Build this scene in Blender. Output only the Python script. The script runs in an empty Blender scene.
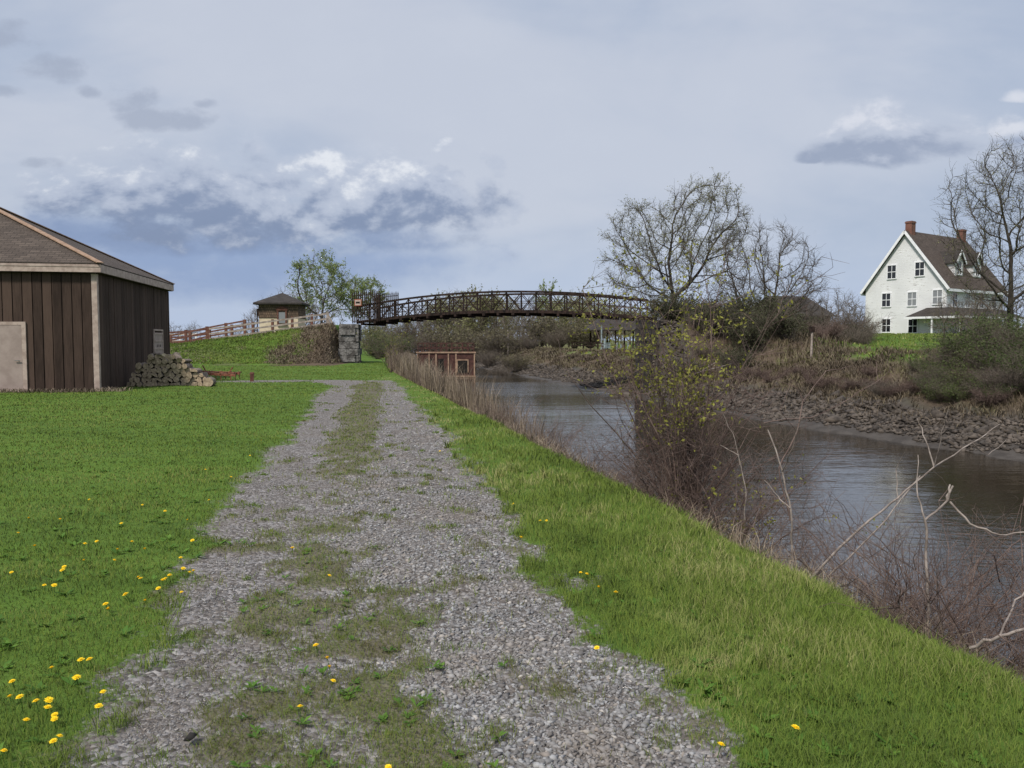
import bpy, math, random
import numpy as np
from mathutils import Vector, Matrix
C = bpy.context.scene.collection
SC = bpy.context.scene
R = math.radians

# ------------------------------------------------------------------ camera
F = 790.0; PITCH = math.atan(43.0/F); EYE = 1.65
cam_d = bpy.data.cameras.new("camera"); cam = bpy.data.objects.new("camera", cam_d); C.objects.link(cam)
cam_d.sensor_width = 36.0; cam_d.lens = 36.0*F/1024.0; cam_d.clip_start = 0.05; cam_d.clip_end = 6000
cam.location = (0, 0, EYE); cam.rotation_euler = (math.pi/2-PITCH, 0, 0)
SC.camera = cam
# ------------------------------------------------------------------ light
SC.view_settings.view_transform = 'Standard'; SC.view_settings.look = 'None'
SC.view_settings.exposure = 0.12; SC.view_settings.gamma = 1.0
SUN_EL, SUN_AZ = R(52), R(215)        # azimuth clockwise from +Y: behind and left of the camera
sun_d = bpy.data.lights.new("sun", 'SUN'); sun_d.energy = 3.9; sun_d.angle = R(7); sun_d.color = (1.0, 0.94, 0.85)
sun = bpy.data.objects.new("sun", sun_d); C.objects.link(sun)
sdir = Vector((math.sin(SUN_AZ)*math.cos(SUN_EL), math.cos(SUN_AZ)*math.cos(SUN_EL), math.sin(SUN_EL)))
sun.rotation_euler = sdir.to_track_quat('Z', 'Y').to_euler(); sun.location = sdir*300

class NT:
    """small node-tree helper"""
    def __init__(s, tree): s.t = tree; s.n = tree.nodes; s.l = tree.links
    def node(s, typ, **kw):
        n = s.n.new(typ)
        for k, v in kw.items(): setattr(n, k, v)
        return n
    def put(s, sock, v):
        if isinstance(v, bpy.types.NodeSocket): s.l.new(v, sock)
        elif v is not None: sock.default_value = v
    def math(s, op, a, b=0.0, c=None, clamp=False):
        n = s.node('ShaderNodeMath', operation=op, use_clamp=clamp)
        s.put(n.inputs[0], a); s.put(n.inputs[1], b)
        if c is not None: s.put(n.inputs[2], c)
        return n.outputs[0]
    def ss(s, x, a, b, lo=0.0, hi=1.0):
        n = s.node('ShaderNodeMapRange', interpolation_type='SMOOTHSTEP')
        s.put(n.inputs[0], x); s.put(n.inputs[1], a); s.put(n.inputs[2], b); s.put(n.inputs[3], lo); s.put(n.inputs[4], hi)
        return n.outputs[0]
    def mix(s, f, a, b, mode='MIX'):
        n = s.node('ShaderNodeMix', data_type='RGBA', blend_type=mode)
        s.put(n.inputs[0], f)
        for k, v in ((6, a), (7, b)):
            if isinstance(v, tuple) and len(v) == 3: v = v+(1,)
            s.put(n.inputs[k], v)
        return n.outputs[2]
    def noise(s, vec, scale, detail=4, rough=0.55, dist=0.0, dim='3D'):
        n = s.node('ShaderNodeTexNoise', noise_dimensions=dim)
        s.put(n.inputs['Vector'], vec); n.inputs['Scale'].default_value = scale
        n.inputs['Detail'].default_value = detail; n.inputs['Roughness'].default_value = rough
        n.inputs['Distortion'].default_value = dist
        return n.outputs['Fac']
    def mapv(s, vec, scale=(1,1,1), loc=(0,0,0), rot=(0,0,0)):
        n = s.node('ShaderNodeMapping'); s.put(n.inputs[0], vec)
        n.inputs['Scale'].default_value = scale; n.inputs['Location'].default_value = loc; n.inputs['Rotation'].default_value = rot
        return n.outputs[0]
    def ramp(s, f, stops):
        n = s.node('ShaderNodeValToRGB'); s.put(n.inputs[0], f); e = n.color_ramp.elements
        while len(e) < len(stops): e.new(0.5)
        for i, (p, c) in enumerate(stops): e[i].position = p; e[i].color = tuple(c)+(1,)
        return n.outputs[0]
    def attr(s, name):
        return s.node('ShaderNodeAttribute', attribute_name=name).outputs['Fac']
    def bump(s, h, strength=0.5, dist=0.02):
        n = s.node('ShaderNodeBump'); s.put(n.inputs['Height'], h)
        n.inputs['Strength'].default_value = strength; n.inputs['Distance'].default_value = dist
        return n.outputs[0]

# ------------------------------------------------------------------ world
w = bpy.data.worlds.new("World"); SC.world = w; w.use_nodes = True
g = NT(w.node_tree); g.n.clear()
out = g.node('ShaderNodeOutputWorld'); bg = g.node('ShaderNodeBackground'); g.l.new(bg.outputs[0], out.inputs[0])
bg.inputs[1].default_value = 0.1
w.cycles.sampling_method = 'MANUAL'; w.cycles.sample_map_resolution = 512
sky = g.node('ShaderNodeTexSky', sky_type='NISHITA'); sky.sun_disc = False
sky.sun_elevation = SUN_EL; sky.sun_rotation = SUN_AZ; sky.air_density = 1.2; sky.dust_density = 2.0
tc = g.node('ShaderNodeTexCoord'); sep = g.node('ShaderNodeSeparateXYZ'); g.l.new(tc.outputs['Generated'], sep.inputs[0])
X, Y, Z = sep.outputs
az = g.math('ARCTAN2', X, Y); el0 = g.math('ARCSINE', Z)
# elevation measured along meridians through the horizon points left and right, so flat cloud bases stay flat
el = g.math('ARCTANGENT', g.math('DIVIDE', g.math('TANGENT', el0), g.math('MAXIMUM', g.math('COSINE', az), 0.35)))
cmb = g.node('ShaderNodeCombineXYZ'); g.put(cmb.inputs[0], az); g.put(cmb.inputs[1], g.math('MULTIPLY', el, 1.45)); g.put(cmb.inputs[2], 0.37)
cv = cmb.outputs[0]
n_big = g.noise(g.mapv(cv, scale=(1,1.6,1)), 2.2, 5, 0.5, 0.4); n_mid = g.noise(g.mapv(cv, loc=(3.1, 1.7, 0)), 9.0, 8, 0.58, 0.15); n_fine = g.noise(g.mapv(cv, loc=(9, 4, 2)), 26, 8, 0.6, 0.1)
def A(px): return math.atan((px-512)/F)
def E(py): return math.atan((341-py)/F)
# thin high veil
veil = g.mix(g.ss(n_big, 0.36, 0.64), (0.395, 0.462, 0.592), (0.52, 0.562, 0.658))
veil = g.mix(g.ss(el, 0.0, 0.17, 0.80, 0.0), veil, (0.44, 0.535, 0.72))
veil = g.mix(g.math('MULTIPLY', g.ss(n_mid, 0.42, 0.75), 0.20), veil, (0.60, 0.64, 0.72))
cmb2 = g.node('ShaderNodeCombineXYZ'); g.put(cmb2.inputs[0], g.math('MULTIPLY', az, 1.0)); g.put(cmb2.inputs[1], g.math('MULTIPLY', el, 1.6)); g.put(cmb2.inputs[2], 5.2)
puff = g.node('ShaderNodeTexVoronoi', feature='SMOOTH_F1'); wv = g.node('ShaderNodeVectorMath', operation='ADD')
ncol = g.node('ShaderNodeTexNoise'); g.put(ncol.inputs['Vector'], cmb2.outputs[0]); ncol.inputs['Scale'].default_value = 14; ncol.inputs['Detail'].default_value = 5
sc_ = g.node('ShaderNodeVectorMath', operation='SCALE'); g.put(sc_.inputs[0], ncol.outputs['Color']); sc_.inputs['Scale'].default_value = 0.07
g.put(wv.inputs[0], cmb2.outputs[0]); g.put(wv.inputs[1], sc_.outputs[0]); g.put(puff.inputs['Vector'], wv.outputs[0]); puff.inputs['Scale'].default_value = 17; puff.inputs['Smoothness'].default_value = 0.35
pf = g.math('SUBTRACT', 0.55, puff.outputs['Distance'])          # round billows
def ell(px, py, rx, ry, amp=1.0):
    u = g.math('DIVIDE', g.math('SUBTRACT', az, A(px)), rx/F); v = g.math('DIVIDE', g.math('SUBTRACT', el, E(py)), ry/F)
    d2 = g.math('ADD', g.math('MULTIPLY', u, u), g.math('MULTIPLY', v, v))
    return g.math('MULTIPLY', g.math('SUBTRACT', 1.0, d2), amp)
def flat(px, py, rx, ry, amp=1.0, down=0.35):
    """an ellipse with a flattened base"""
    u = g.math('DIVIDE', g.math('SUBTRACT', az, A(px)), rx/F); v = g.math('DIVIDE', g.math('SUBTRACT', el, E(py)), ry/F)
    v = g.math('MAXIMUM', v, g.math('MULTIPLY', v, -1.0/down)); d2 = g.math('ADD', g.math('MULTIPLY', u, u), g.math('MULTIPLY', v, v))
    return g.math('MULTIPLY', g.math('SUBTRACT', 1.0, d2), amp)
def union(ms):
    r = ms[0]
    for m in ms[1:]: r = g.math('MAXIMUM', r, m)
    return g.math('MAXIMUM', r, -1.2)
def wsum(*t_):
    r = None
    for v_, k_, c_ in t_:
        q = g.math('MULTIPLY', g.math('SUBTRACT', v_, c_), k_); r = q if r is None else g.math('ADD', r, q)
    return r
pert = wsum((n_mid, 3.4, 0.5), (n_fine, 2.6, 0.5), (pf, 1.1, 0.2))
col = veil
m = g.math('ADD', union([ell(300, 175, 130, 34), ell(420, 185, 90, 30)]), g.math('MULTIPLY', pert, 0.6))
col = g.mix(g.math('MULTIPLY', g.ss(m, -0.4, 1.3), 0.5), col, (0.62, 0.655, 0.74))
m = g.math('ADD', union([ell(190, 262, 260, 40), ell(60, 240, 160, 26)]), g.math('MULTIPLY', pert, 0.45))
col = g.mix(g.math('MULTIPLY', g.ss(m, -0.5, 1.0), 0.80), col, (0.225, 0.315, 0.525))
# difference of the billow noise between a point and the point above it: tops light, bases dark
n_soft = g.noise(g.mapv(cv, loc=(1.3, 6.2, 0)), 5.0, 3, 0.5, 0.0); n_up = g.noise(g.mapv(cv, loc=(3.1, 1.7+0.022, 0)), 9.0, 8, 0.58, 0.15); n_dir = g.math('SUBTRACT', n_mid, n_up)
# cumulus: billows lit from above, each with its own blue grey underside
def cumulus(col, lobes, k, dark, lite, glow, cover=0.95, e0=-0.1, e1=0.45, bias=0.0, top=None, bot=None):
    m = g.math('ADD', union(lobes), g.math('MULTIPLY', pert, k)); dens = g.ss(m, e0, e1)
    rel = wsum((n_dir, 4.6, 0.0), (n_fine, 0.7, 0.5), (n_mid, 1.2, 0.5), (n_soft, 1.8, 0.5))
    lit = g.math('ADD', rel, g.math('MULTIPLY', g.ss(el, E(bot), E(top)), 0.9)); lit = g.math('ADD', lit, bias)
    cc = g.mix(g.ss(lit, -0.15, 0.85), dark, lite); cc = g.mix(g.ss(lit, 0.78, 1.6), cc, glow)
    return g.mix(g.math('MULTIPLY', dens, cover), col, cc)
col = cumulus(col, [flat(215, 245, 220, 34, .8), flat(330, 244, 150, 30), flat(90, 235, 120, 30, .8)], 0.6, (0.215, 0.285, 0.455), (0.36, 0.43, 0.57), (0.5, 0.56, 0.67), 0.8, -0.4, 0.8, -0.2, 200, 250)
col = cumulus(col, [flat(150, 205, 100, 46, 1, .6), flat(222, 222, 120, 70, 1, .4), flat(265, 190, 60, 40), flat(350, 216, 100, 56, 1, .4), flat(430, 212, 105, 58, 1, .4), flat(318, 166, 34, 20, .9, .7)], 0.75, (0.205, 0.26, 0.395), (0.45, 0.50, 0.615), (0.76, 0.785, 0.835), 0.93, -0.25, 0.5, 0.06, 158, 250)
m = g.math('ADD', union([ell(140, 100, 26, 13), ell(178, 122, 34, 12), ell(212, 108, 12, 5, .8), ell(100, 98, 10, 6, .8), ell(30, 45, 34, 14, .8), ell(62, 70, 26, 13, .8), ell(14, 97, 16, 6), ell(460, 240, 26, 8, 0.8), ell(420, 238, 16, 6, .8), ell(52, 166, 16, 5, .7)]), g.math('MULTIPLY', pert, 1.5))
col = g.mix(g.math('MULTIPLY', g.ss(m, -0.2, 1.3), 0.72), col, (0.34, 0.385, 0.49))
col = cumulus(col, [flat(872, 158, 74, 30, 1, .4), flat(868, 148, 40, 40, 1, .4), flat(925, 152, 48, 30, 1, .4), flat(1003, 145, 20, 24), flat(805, 163, 16, 12), flat(1012, 104, 14, 10, .7)], 0.6, (0.28, 0.33, 0.45), (0.48, 0.525, 0.63), (0.68, 0.70, 0.77), 0.86, -0.2, 0.8, 0.28, 118, 170)
# overcast overhead, out of view, is brightened to add light to the scene
up = g.ss(el0, 0.50, 1.1, 1.0, 1.9)
v = g.node('ShaderNodeVectorMath', operation='SCALE'); g.put(v.inputs[0], col); g.put(v.inputs['Scale'], g.math('MULTIPLY', up, 10.0))
mx = g.mix(0.93, sky.outputs[0], v.outputs[0])
below = g.ss(el, -0.02, 0.0)
mx = g.mix(below, (1.2, 1.4, 0.9), mx)
g.l.new(mx, bg.inputs[0])

# ------------------------------------------------------------------ materials
MATS = {}
def new_mat(name, rough=0.85, spec=0.3):
    m = bpy.data.materials.new(name); m.use_nodes = True
    t = NT(m.node_tree); b = t.n['Principled BSDF']
    b.inputs['Roughness'].default_value = rough; b.inputs['Specular IOR Level'].default_value = spec
    MATS[name] = m
    return m, t, b
def tcoord(t, kind='Object'): return t.node('ShaderNodeTexCoord').outputs[kind]
def noisy(name, c1, c2, scale=6, rough=0.85, bump=0.3, bdist=0.01, lo=0.35, hi=0.65, stretch=(1,1,1), spec=0.3, kind='Object', detail=6):
    m, t, b = new_mat(name, rough, spec)
    v = t.mapv(tcoord(t, kind), scale=stretch)
    n = t.noise(v, scale, detail, 0.6)
    t.put(b.inputs['Base Color'], t.mix(t.ss(n, lo, hi), c1, c2))
    if bump: t.put(b.inputs['Normal'], t.bump(n, bump, bdist))
    return m
def blade_mat(name, cols, trans=0.25, rough=0.6, big=0.35, upn=0.0, sv=(1,1,1)):
    """foliage: colour from a per-blade random attribute and a broad noise"""
    m, t, b = new_mat(name, rough, 0.2)
    r = t.attr('rnd'); geo = t.node('ShaderNodeNewGeometry')
    n = t.noise(t.mapv(geo.outputs['Position'], scale=sv, rot=(0,0,R(-8))), big, 4, 0.6)
    f = t.math('ADD', t.math('MULTIPLY', r, 0.55), t.math('MULTIPLY', t.ss(n, 0.33, 0.67), 0.45), clamp=True)
    k = len(cols); c = t.ramp(f, [(i/(k-1), x) for i, x in enumerate(cols)])
    t.put(b.inputs['Base Color'], c)
    tr = t.node('ShaderNodeBsdfTranslucent'); t.put(tr.inputs[0], c)
    if upn:     # thin blades stand for a soft tuft: lean the shading normal towards the sky
        a_ = t.node('ShaderNodeVectorMath', operation='SCALE'); t.put(a_.inputs[0], geo.outputs['Normal']); a_.inputs['Scale'].default_value = 1-upn
        b_ = t.node('ShaderNodeVectorMath', operation='ADD'); t.put(b_.inputs[0], a_.outputs[0]); b_.inputs[1].default_value = (0, 0, upn)
        c_ = t.node('ShaderNodeVectorMath', operation='NORMALIZE'); t.put(c_.inputs[0], b_.outputs[0]); t.put(b.inputs['Normal'], c_.outputs[0])
    mxs = t.node('ShaderNodeMixShader'); mxs.inputs[0].default_value = trans
    t.l.new(b.outputs[0], mxs.inputs[1]); t.l.new(tr.outputs[0], mxs.inputs[2])
    t.l.new(mxs.outputs[0], t.n['Material Output'].inputs[0])
    return m
M_lawn = blade_mat('lawn blades', [(0.050,0.084,0.010),(0.082,0.132,0.014),(0.120,0.172,0.021),(0.22,0.225,0.065)], big=0.55, upn=0.6, sv=(.3,1.5,1))
M_tall = blade_mat('bank blades', [(0.052,0.082,0.012),(0.090,0.136,0.017),(0.130,0.178,0.026),(0.34,0.31,0.14)], big=0.6, upn=0.5)
M_sedge = blade_mat('path blades', [(0.10,0.085,0.035),(0.11,0.12,0.026),(0.105,0.16,0.018),(0.24,0.19,0.09)], big=2.0, upn=0.5)
M_weed = blade_mat('dry reeds', [(0.080,0.060,0.044),(0.15,0.115,0.083),(0.235,0.185,0.135),(0.34,0.28,0.20)], trans=0.1, big=0.4)
M_scrub = blade_mat('brown scrub', [(0.045,0.034,0.025),(0.085,0.066,0.045),(0.14,0.11,0.072),(0.13,0.13,0.05)], trans=0.1, big=0.3)
M_broad = blade_mat('broad leaves', [(0.045,0.105,0.015),(0.07,0.15,0.02),(0.12,0.22,0.03)], big=2.0)
M_twigred = noisy('reddish twig bark', (0.075,0.048,0.040), (0.16,0.115,0.095), 5, 0.8, 0)
M_twiggrey = noisy('grey twig bark', (0.13,0.105,0.088), (0.27,0.23,0.20), 9, 0.8, 0)
M_bark = noisy('dark bark', (0.025,0.020,0.016), (0.062,0.052,0.042), 8, 0.9, 0.5, 0.03, stretch=(1,1,0.2))
M_barktwig = noisy('brown twigs', (0.085,0.068,0.054), (0.15,0.125,0.10), 3, 0.9, 0)
M_bud = blade_mat('budding leaves', [(0.13,0.13,0.055),(0.20,0.20,0.09),(0.28,0.275,0.13)], trans=0.3)
M_yel = blade_mat('yellow green leaves', [(0.13,0.13,0.025),(0.20,0.20,0.035),(0.29,0.28,0.06)], trans=0.3)
M_green = blade_mat('spring leaves', [(0.12,0.16,0.05),(0.19,0.24,0.075),(0.27,0.31,0.12)], trans=0.3)
M_bush = blade_mat('green bush leaves', [(0.042,0.058,0.018),(0.068,0.095,0.027),(0.12,0.145,0.045)], trans=0.25)
M_dark = blade_mat('dark thicket leaves', [(0.030,0.032,0.017),(0.050,0.055,0.025),(0.085,0.085,0.04)], trans=0.15)
M_under = blade_mat('undergrowth leaves', [(0.065,0.055,0.035),(0.105,0.092,0.052),(0.14,0.135,0.06)], trans=0.15)
M_stone = None

def board_mat(name, c1, c2, bw=0.3, rough=0.9):
    m, t, b = new_mat(name, rough, 0.15)
    uv = tcoord(t, 'UV'); s = t.node('ShaderNodeSeparateXYZ'); t.put(s.inputs[0], uv)
    k = t.math('FLOOR', t.math('DIVIDE', s.outputs[0], bw))
    wn = t.node('ShaderNodeTexWhiteNoise', noise_dimensions='1D'); t.put(wn.inputs['W'], k)
    gr = t.noise(t.mapv(uv, scale=(14, 0.7, 1)), 3.0, 8, 0.65)
    st = t.noise(t.mapv(uv, scale=(2.2, 0.45, 1)), 1.6, 5, 0.6)
    f = t.math('ADD', t.math('MULTIPLY', wn.outputs[0], 0.30), t.math('ADD', t.math('MULTIPLY', gr, 0.55), t.math('MULTIPLY', st, 0.45)))
    t.put(b.inputs['Base Color'], t.mix(t.ss(f, 0.30, 0.95), c1, c2))
    t.put(b.inputs['Normal'], t.bump(gr, 0.6, 0.006))
    return m
M_boards = board_mat('weathered brown boards', (0.024,0.016,0.013), (0.090,0.060,0.047))
M_trim = noisy('faded pinkish trim paint', (0.31,0.235,0.20), (0.44,0.35,0.30), 5, 0.7, 0.3, 0.004, stretch=(1,1,1))
M_doorp = noisy('faded mauve door paint', (0.27,0.21,0.185), (0.34,0.27,0.24), 2.5, 0.6, 0.15, 0.003)
M_gap = noisy('dark backing', (0.008,0.007,0.006), (0.016,0.013,0.011), 4, 0.95, 0)
def brick_mat(name, c1, c2, mortar, bw, rh, ms=0.01, bump=0.5, bd=0.01, rough=0.9, spread=(0.3,0.7)):
    m, t, b = new_mat(name, rough, 0.2)
    uv = tcoord(t, 'UV'); br = t.node('ShaderNodeTexBrick'); t.put(br.inputs['Vector'], uv)
    br.inputs['Scale'].default_value = 1.0; br.inputs['Brick Width'].default_value = bw; br.inputs['Row Height'].default_value = rh
    br.inputs['Mortar Size'].default_value = ms; br.inputs['Mortar Smooth'].default_value = 0.3; br.inputs['Bias'].default_value = 0.0
    br.inputs['Color1'].default_value = c1+(1,); br.inputs['Color2'].default_value = c2+(1,); br.inputs['Mortar'].default_value = mortar+(1,)
    n = t.noise(uv, 1.3, 7, 0.65); n2 = t.noise(uv, 22, 5, 0.6)
    c = t.mix(t.ss(n, spread[0], spread[1], 0.0, 0.55), br.outputs[0], tuple(x*0.55 for x in c1))
    c = t.mix(t.ss(n2, 0.3, 0.8, 0.0, 0.35), c, tuple(min(1, x*1.7) for x in c2))
    t.put(b.inputs['Base Color'], c)
    h = t.math('ADD', t.math('MULTIPLY', t.math('SUBTRACT', 1.0, br.outputs[1]), 1.0), t.math('MULTIPLY', n2, 0.6))
    t.put(b.inputs['Normal'], t.bump(h, bump, bd))
    return m
M_shingle = brick_mat('grey brown roof shingles', (0.050,0.039,0.032), (0.094,0.074,0.060), (0.016,0.014,0.012), 0.32, 0.145, 0.012, 0.6, 0.012)
M_shingle2 = brick_mat('brown roof shingles', (0.056,0.043,0.036), (0.092,0.072,0.060), (0.025,0.018,0.014), 0.30, 0.16, 0.012)
M_darkroof = brick_mat('dark roof shingles', (0.030,0.026,0.024), (0.055,0.048,0.044), (0.012,0.011,0.010), 0.3, 0.16, 0.012)
M_ridge = noisy('tan hip cap', (0.22,0.14,0.09), (0.33,0.22,0.15), 9, 0.85, 0.3)
m, t, b = new_mat('grey cut stone', 0.92, 0.2); M_ashlar = m
o_ = tcoord(t, 'Object'); n_a = t.noise(o_, 1.4, 6, 0.65); n_b = t.noise(o_, 9, 6, 0.65)
c = t.mix(t.ss(n_b, 0.3, 0.7), (0.13,0.122,0.115), (0.29,0.275,0.26)); c = t.mix(t.ss(n_a, 0.46, 0.62, 0, 0.8), c, (0.045,0.040,0.036))
t.put(b.inputs['Base Color'], c); t.put(b.inputs['Normal'], t.bump(n_b, 1.0, 0.08))
M_ashdark = brick_mat('dark shaded stone', (0.030,0.028,0.027), (0.05,0.046,0.043), (0.012,0.011,0.010), 0.8, 0.42, 0.03, 0.9, 0.05)  # pier: dark stone, with the shadow it stands in put into the colour
M_brick = brick_mat('red chimney brick', (0.13,0.050,0.036), (0.18,0.075,0.055), (0.22,0.17,0.14), 0.22, 0.075, 0.01)
M_shake = brick_mat('weathered wall shakes', (0.060,0.045,0.038), (0.19,0.13,0.09), (0.015,0.012,0.01), 0.20, 0.24, 0.02, 0.9, 0.03, spread=(0.35,0.6))
M_cream = noisy('cream stucco', (0.48,0.39,0.28), (0.60,0.50,0.37), 2, 0.9, 0.3)
# peeling clapboard
m, t, b = new_mat('peeling white clapboard', 0.75, 0.2); M_clap = m
uv = tcoord(t, 'UV'); s = t.node('ShaderNodeSeparateXYZ'); t.put(s.inputs[0], uv)
saw = t.math('FRACT', t.math('DIVIDE', s.outputs[1], 0.17))
pe = t.noise(t.mapv(uv, scale=(1.1, 5.0, 1)), 1.5, 8, 0.7); pl = t.noise(uv, 0.35, 4, 0.5)
peel = t.ss(t.math('ADD', pe, t.math('MULTIPLY', pl, 0.30)), 0.742, 0.80)
c = t.mix(t.ss(pl, 0.3, 0.7), (0.66,0.66,0.67), (0.76,0.76,0.765)); c = t.mix(t.math('MULTIPLY', peel, 0.75), c, (0.22,0.19,0.17))
t.put(b.inputs['Base Color'], c)
t.put(b.inputs['Normal'], t.bump(saw, 0.8, 0.025))
M_white = noisy('white paint', (0.66,0.67,0.68), (0.76,0.76,0.77), 3, 0.6, 0.1)
M_glass, t, b = new_mat('window glass', 0.08, 0.6); b.inputs['Base Color'].default_value = (0.012,0.014,0.017,1)
M_curtain, t, b = new_mat('window with pale blind', 0.25, 0.5); b.inputs['Base Color'].default_value = (0.20,0.21,0.22,1)
M_iron = noisy('rusted dark iron', (0.012,0.009,0.008), (0.042,0.027,0.022), 5, 0.85, 0.2, 0.004, spec=0.12)
M_redwood = noisy('red brown stained wood', (0.085,0.035,0.025), (0.16,0.072,0.052), 6, 0.8, 0.2, 0.004)
M_greywood = noisy('bleached grey wood', (0.20,0.165,0.14), (0.34,0.29,0.25), 6, 0.85, 0.2, 0.004)
M_barge = noisy('dark red hull boards', (0.040,0.017,0.014), (0.085,0.036,0.028), 2.5, 0.7, 0.2, 0.01)
M_bargetrim = noisy('buff trim paint', (0.22,0.14,0.095), (0.34,0.235,0.16), 3, 0.7, 0)
M_orange = noisy('rusty orange metal', (0.13,0.048,0.028), (0.26,0.105,0.06), 7, 0.65, 0.2, 0.004)
M_logbark = noisy('firewood bark', (0.095,0.075,0.058), (0.22,0.18,0.145), 9, 0.95, 0.7, 0.012)
M_logend = noisy('grey sawn wood', (0.22,0.165,0.11), (0.44,0.345,0.24), 14, 0.9, 0.4, 0.006)
M_logfresh = noisy('pale split wood', (0.44,0.35,0.25), (0.58,0.48,0.36), 9, 0.85, 0.2, 0.004, stretch=(1,0.15,1))
M_rock = noisy('bank stone', (0.026,0.021,0.017), (0.105,0.086,0.070), 2.6, 0.9, 0.5, 0.03, kind='Object')
M_blue = noisy('pale grey blue paint', (0.17,0.215,0.235), (0.26,0.31,0.33), 3, 0.6, 0)
M_yellow, t, b = new_mat('dandelion yellow', 0.6, 0.2); b.inputs['Base Color'].default_value = (0.80,0.56,0.015,1)
M_sign, t, b = new_mat('orange red sign paint', 0.5, 0.3); b.inputs['Base Color'].default_value = (0.26,0.085,0.05,1)
M_metal, t, b = new_mat('dull metal', 0.4, 0.5); b.inputs['Base Color'].default_value = (0.3,0.29,0.28,1); b.inputs['Metallic'].default_value = 0.8
# stones of the path: colour per stone
m, t, b = new_mat('crushed limestone', 0.85, 0.25); M_gravel = m
r = t.attr('rnd'); n = t.noise(t.node('ShaderNodeNewGeometry').outputs['Position'], 60, 4, 0.6)
c = t.ramp(r, [(0.0,(0.085,0.080,0.078)),(0.35,(0.140,0.138,0.137)),(0.66,(0.212,0.212,0.216)),(0.86,(0.31,0.31,0.31)),(0.92,(0.20,0.17,0.145)),(1.0,(0.40,0.375,0.34))])
n_lo = t.noise(t.node('ShaderNodeNewGeometry').outputs['Position'], 0.9, 4, 0.6); c = t.mix(t.ss(n_lo, 0.45, 0.68, 0.0, 0.55), c, (0.19,0.155,0.125))
t.put(b.inputs['Base Color'], t.mix(t.ss(n, 0.3, 0.7, 0.0, 0.3), c, (0.16,0.145,0.13)))
# water
m, t, b = new_mat('canal water', 0.07, 0.5); M_water = m
b.inputs['Base Color'].default_value = (0.020,0.016,0.011,1); b.inputs['IOR'].default_value = 2.0
p = t.node('ShaderNodeNewGeometry').outputs['Position']
n1 = t.noise(t.mapv(p, scale=(0.55, 1.7, 1), rot=(0,0,R(14))), 3.2, 3, 0.55, 0.4); n2 = t.noise(t.mapv(p, scale=(0.4, 1.2, 1), rot=(0,0,R(-8))), 0.9, 3, 0.5)
calm = t.ss(t.noise(t.mapv(p, scale=(0.35,1,1)), 0.12, 3, 0.5), 0.38, 0.60, 0.25, 1.0)
h = t.math('MULTIPLY', t.math('ADD', t.math('MULTIPLY', n1, 0.55), n2), calm)
t.put(b.inputs['Normal'], t.bump(h, 0.65, 0.045))

# ------------------------------------------------------------------ object helpers
def tag(o, label=None, cat=None, group=None, kind=None):
    if label: o['label'] = label
    if cat: o['category'] = cat
    if group: o['group'] = group
    if kind: o['kind'] = kind
    return o
def link(o, parent=None):
    C.objects.link(o)
    if parent is not None: o.parent = parent
    return o
def empty(name, loc=(0,0,0), rz=0, **kw):
    o = bpy.data.objects.new(name, None); o.location = loc; o.rotation_euler = (0,0,rz); o.empty_display_size = 0.3
    link(o); return tag(o, **kw)
def copy_tree(o, parent=None):
    c = o.copy(); link(c, parent)
    for ch in o.children: copy_tree(ch, c)
    return c
def mesh_np(name, chunks, mats, parent=None, smooth=False, rnd=None):
    """chunks: list of (V (n,3), Fc (m,k), material index); one mesh object"""
    Vs, L, tot, mi = [], [], [], []; off = 0
    for V, Fc, k in chunks:
        if len(Fc) == 0: continue
        Vs.append(np.asarray(V, np.float32)); Fc = np.asarray(Fc, np.int32)
        L.append((Fc+off).ravel()); tot.append(np.full(len(Fc), Fc.shape[1], np.int32)); mi.append(np.full(len(Fc), k, np.int32)); off += len(V)
    V = np.concatenate(Vs); L = np.concatenate(L); tot = np.concatenate(tot); mi = np.concatenate(mi)
    me = bpy.data.meshes.new(name); me.vertices.add(len(V)); me.vertices.foreach_set('co', V.ravel())
    me.loops.add(len(L)); me.loops.foreach_set('vertex_index', L)
    me.polygons.add(len(tot)); st = np.zeros(len(tot), np.int32); st[1:] = np.cumsum(tot)[:-1]
    me.polygons.foreach_set('loop_start', st); me.polygons.foreach_set('loop_total', tot); me.polygons.foreach_set('material_index', mi)
    if smooth: me.polygons.foreach_set('use_smooth', np.ones(len(tot), bool))
    for m in (mats if isinstance(mats, (list, tuple)) else [mats]): me.materials.append(m)
    if rnd is not None:
        a = me.attributes.new('rnd', 'FLOAT', 'POINT'); a.data.foreach_set('value', np.asarray(rnd, np.float32))
    me.update(); me.validate()
    return link(bpy.data.objects.new(name, me), parent)

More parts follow.
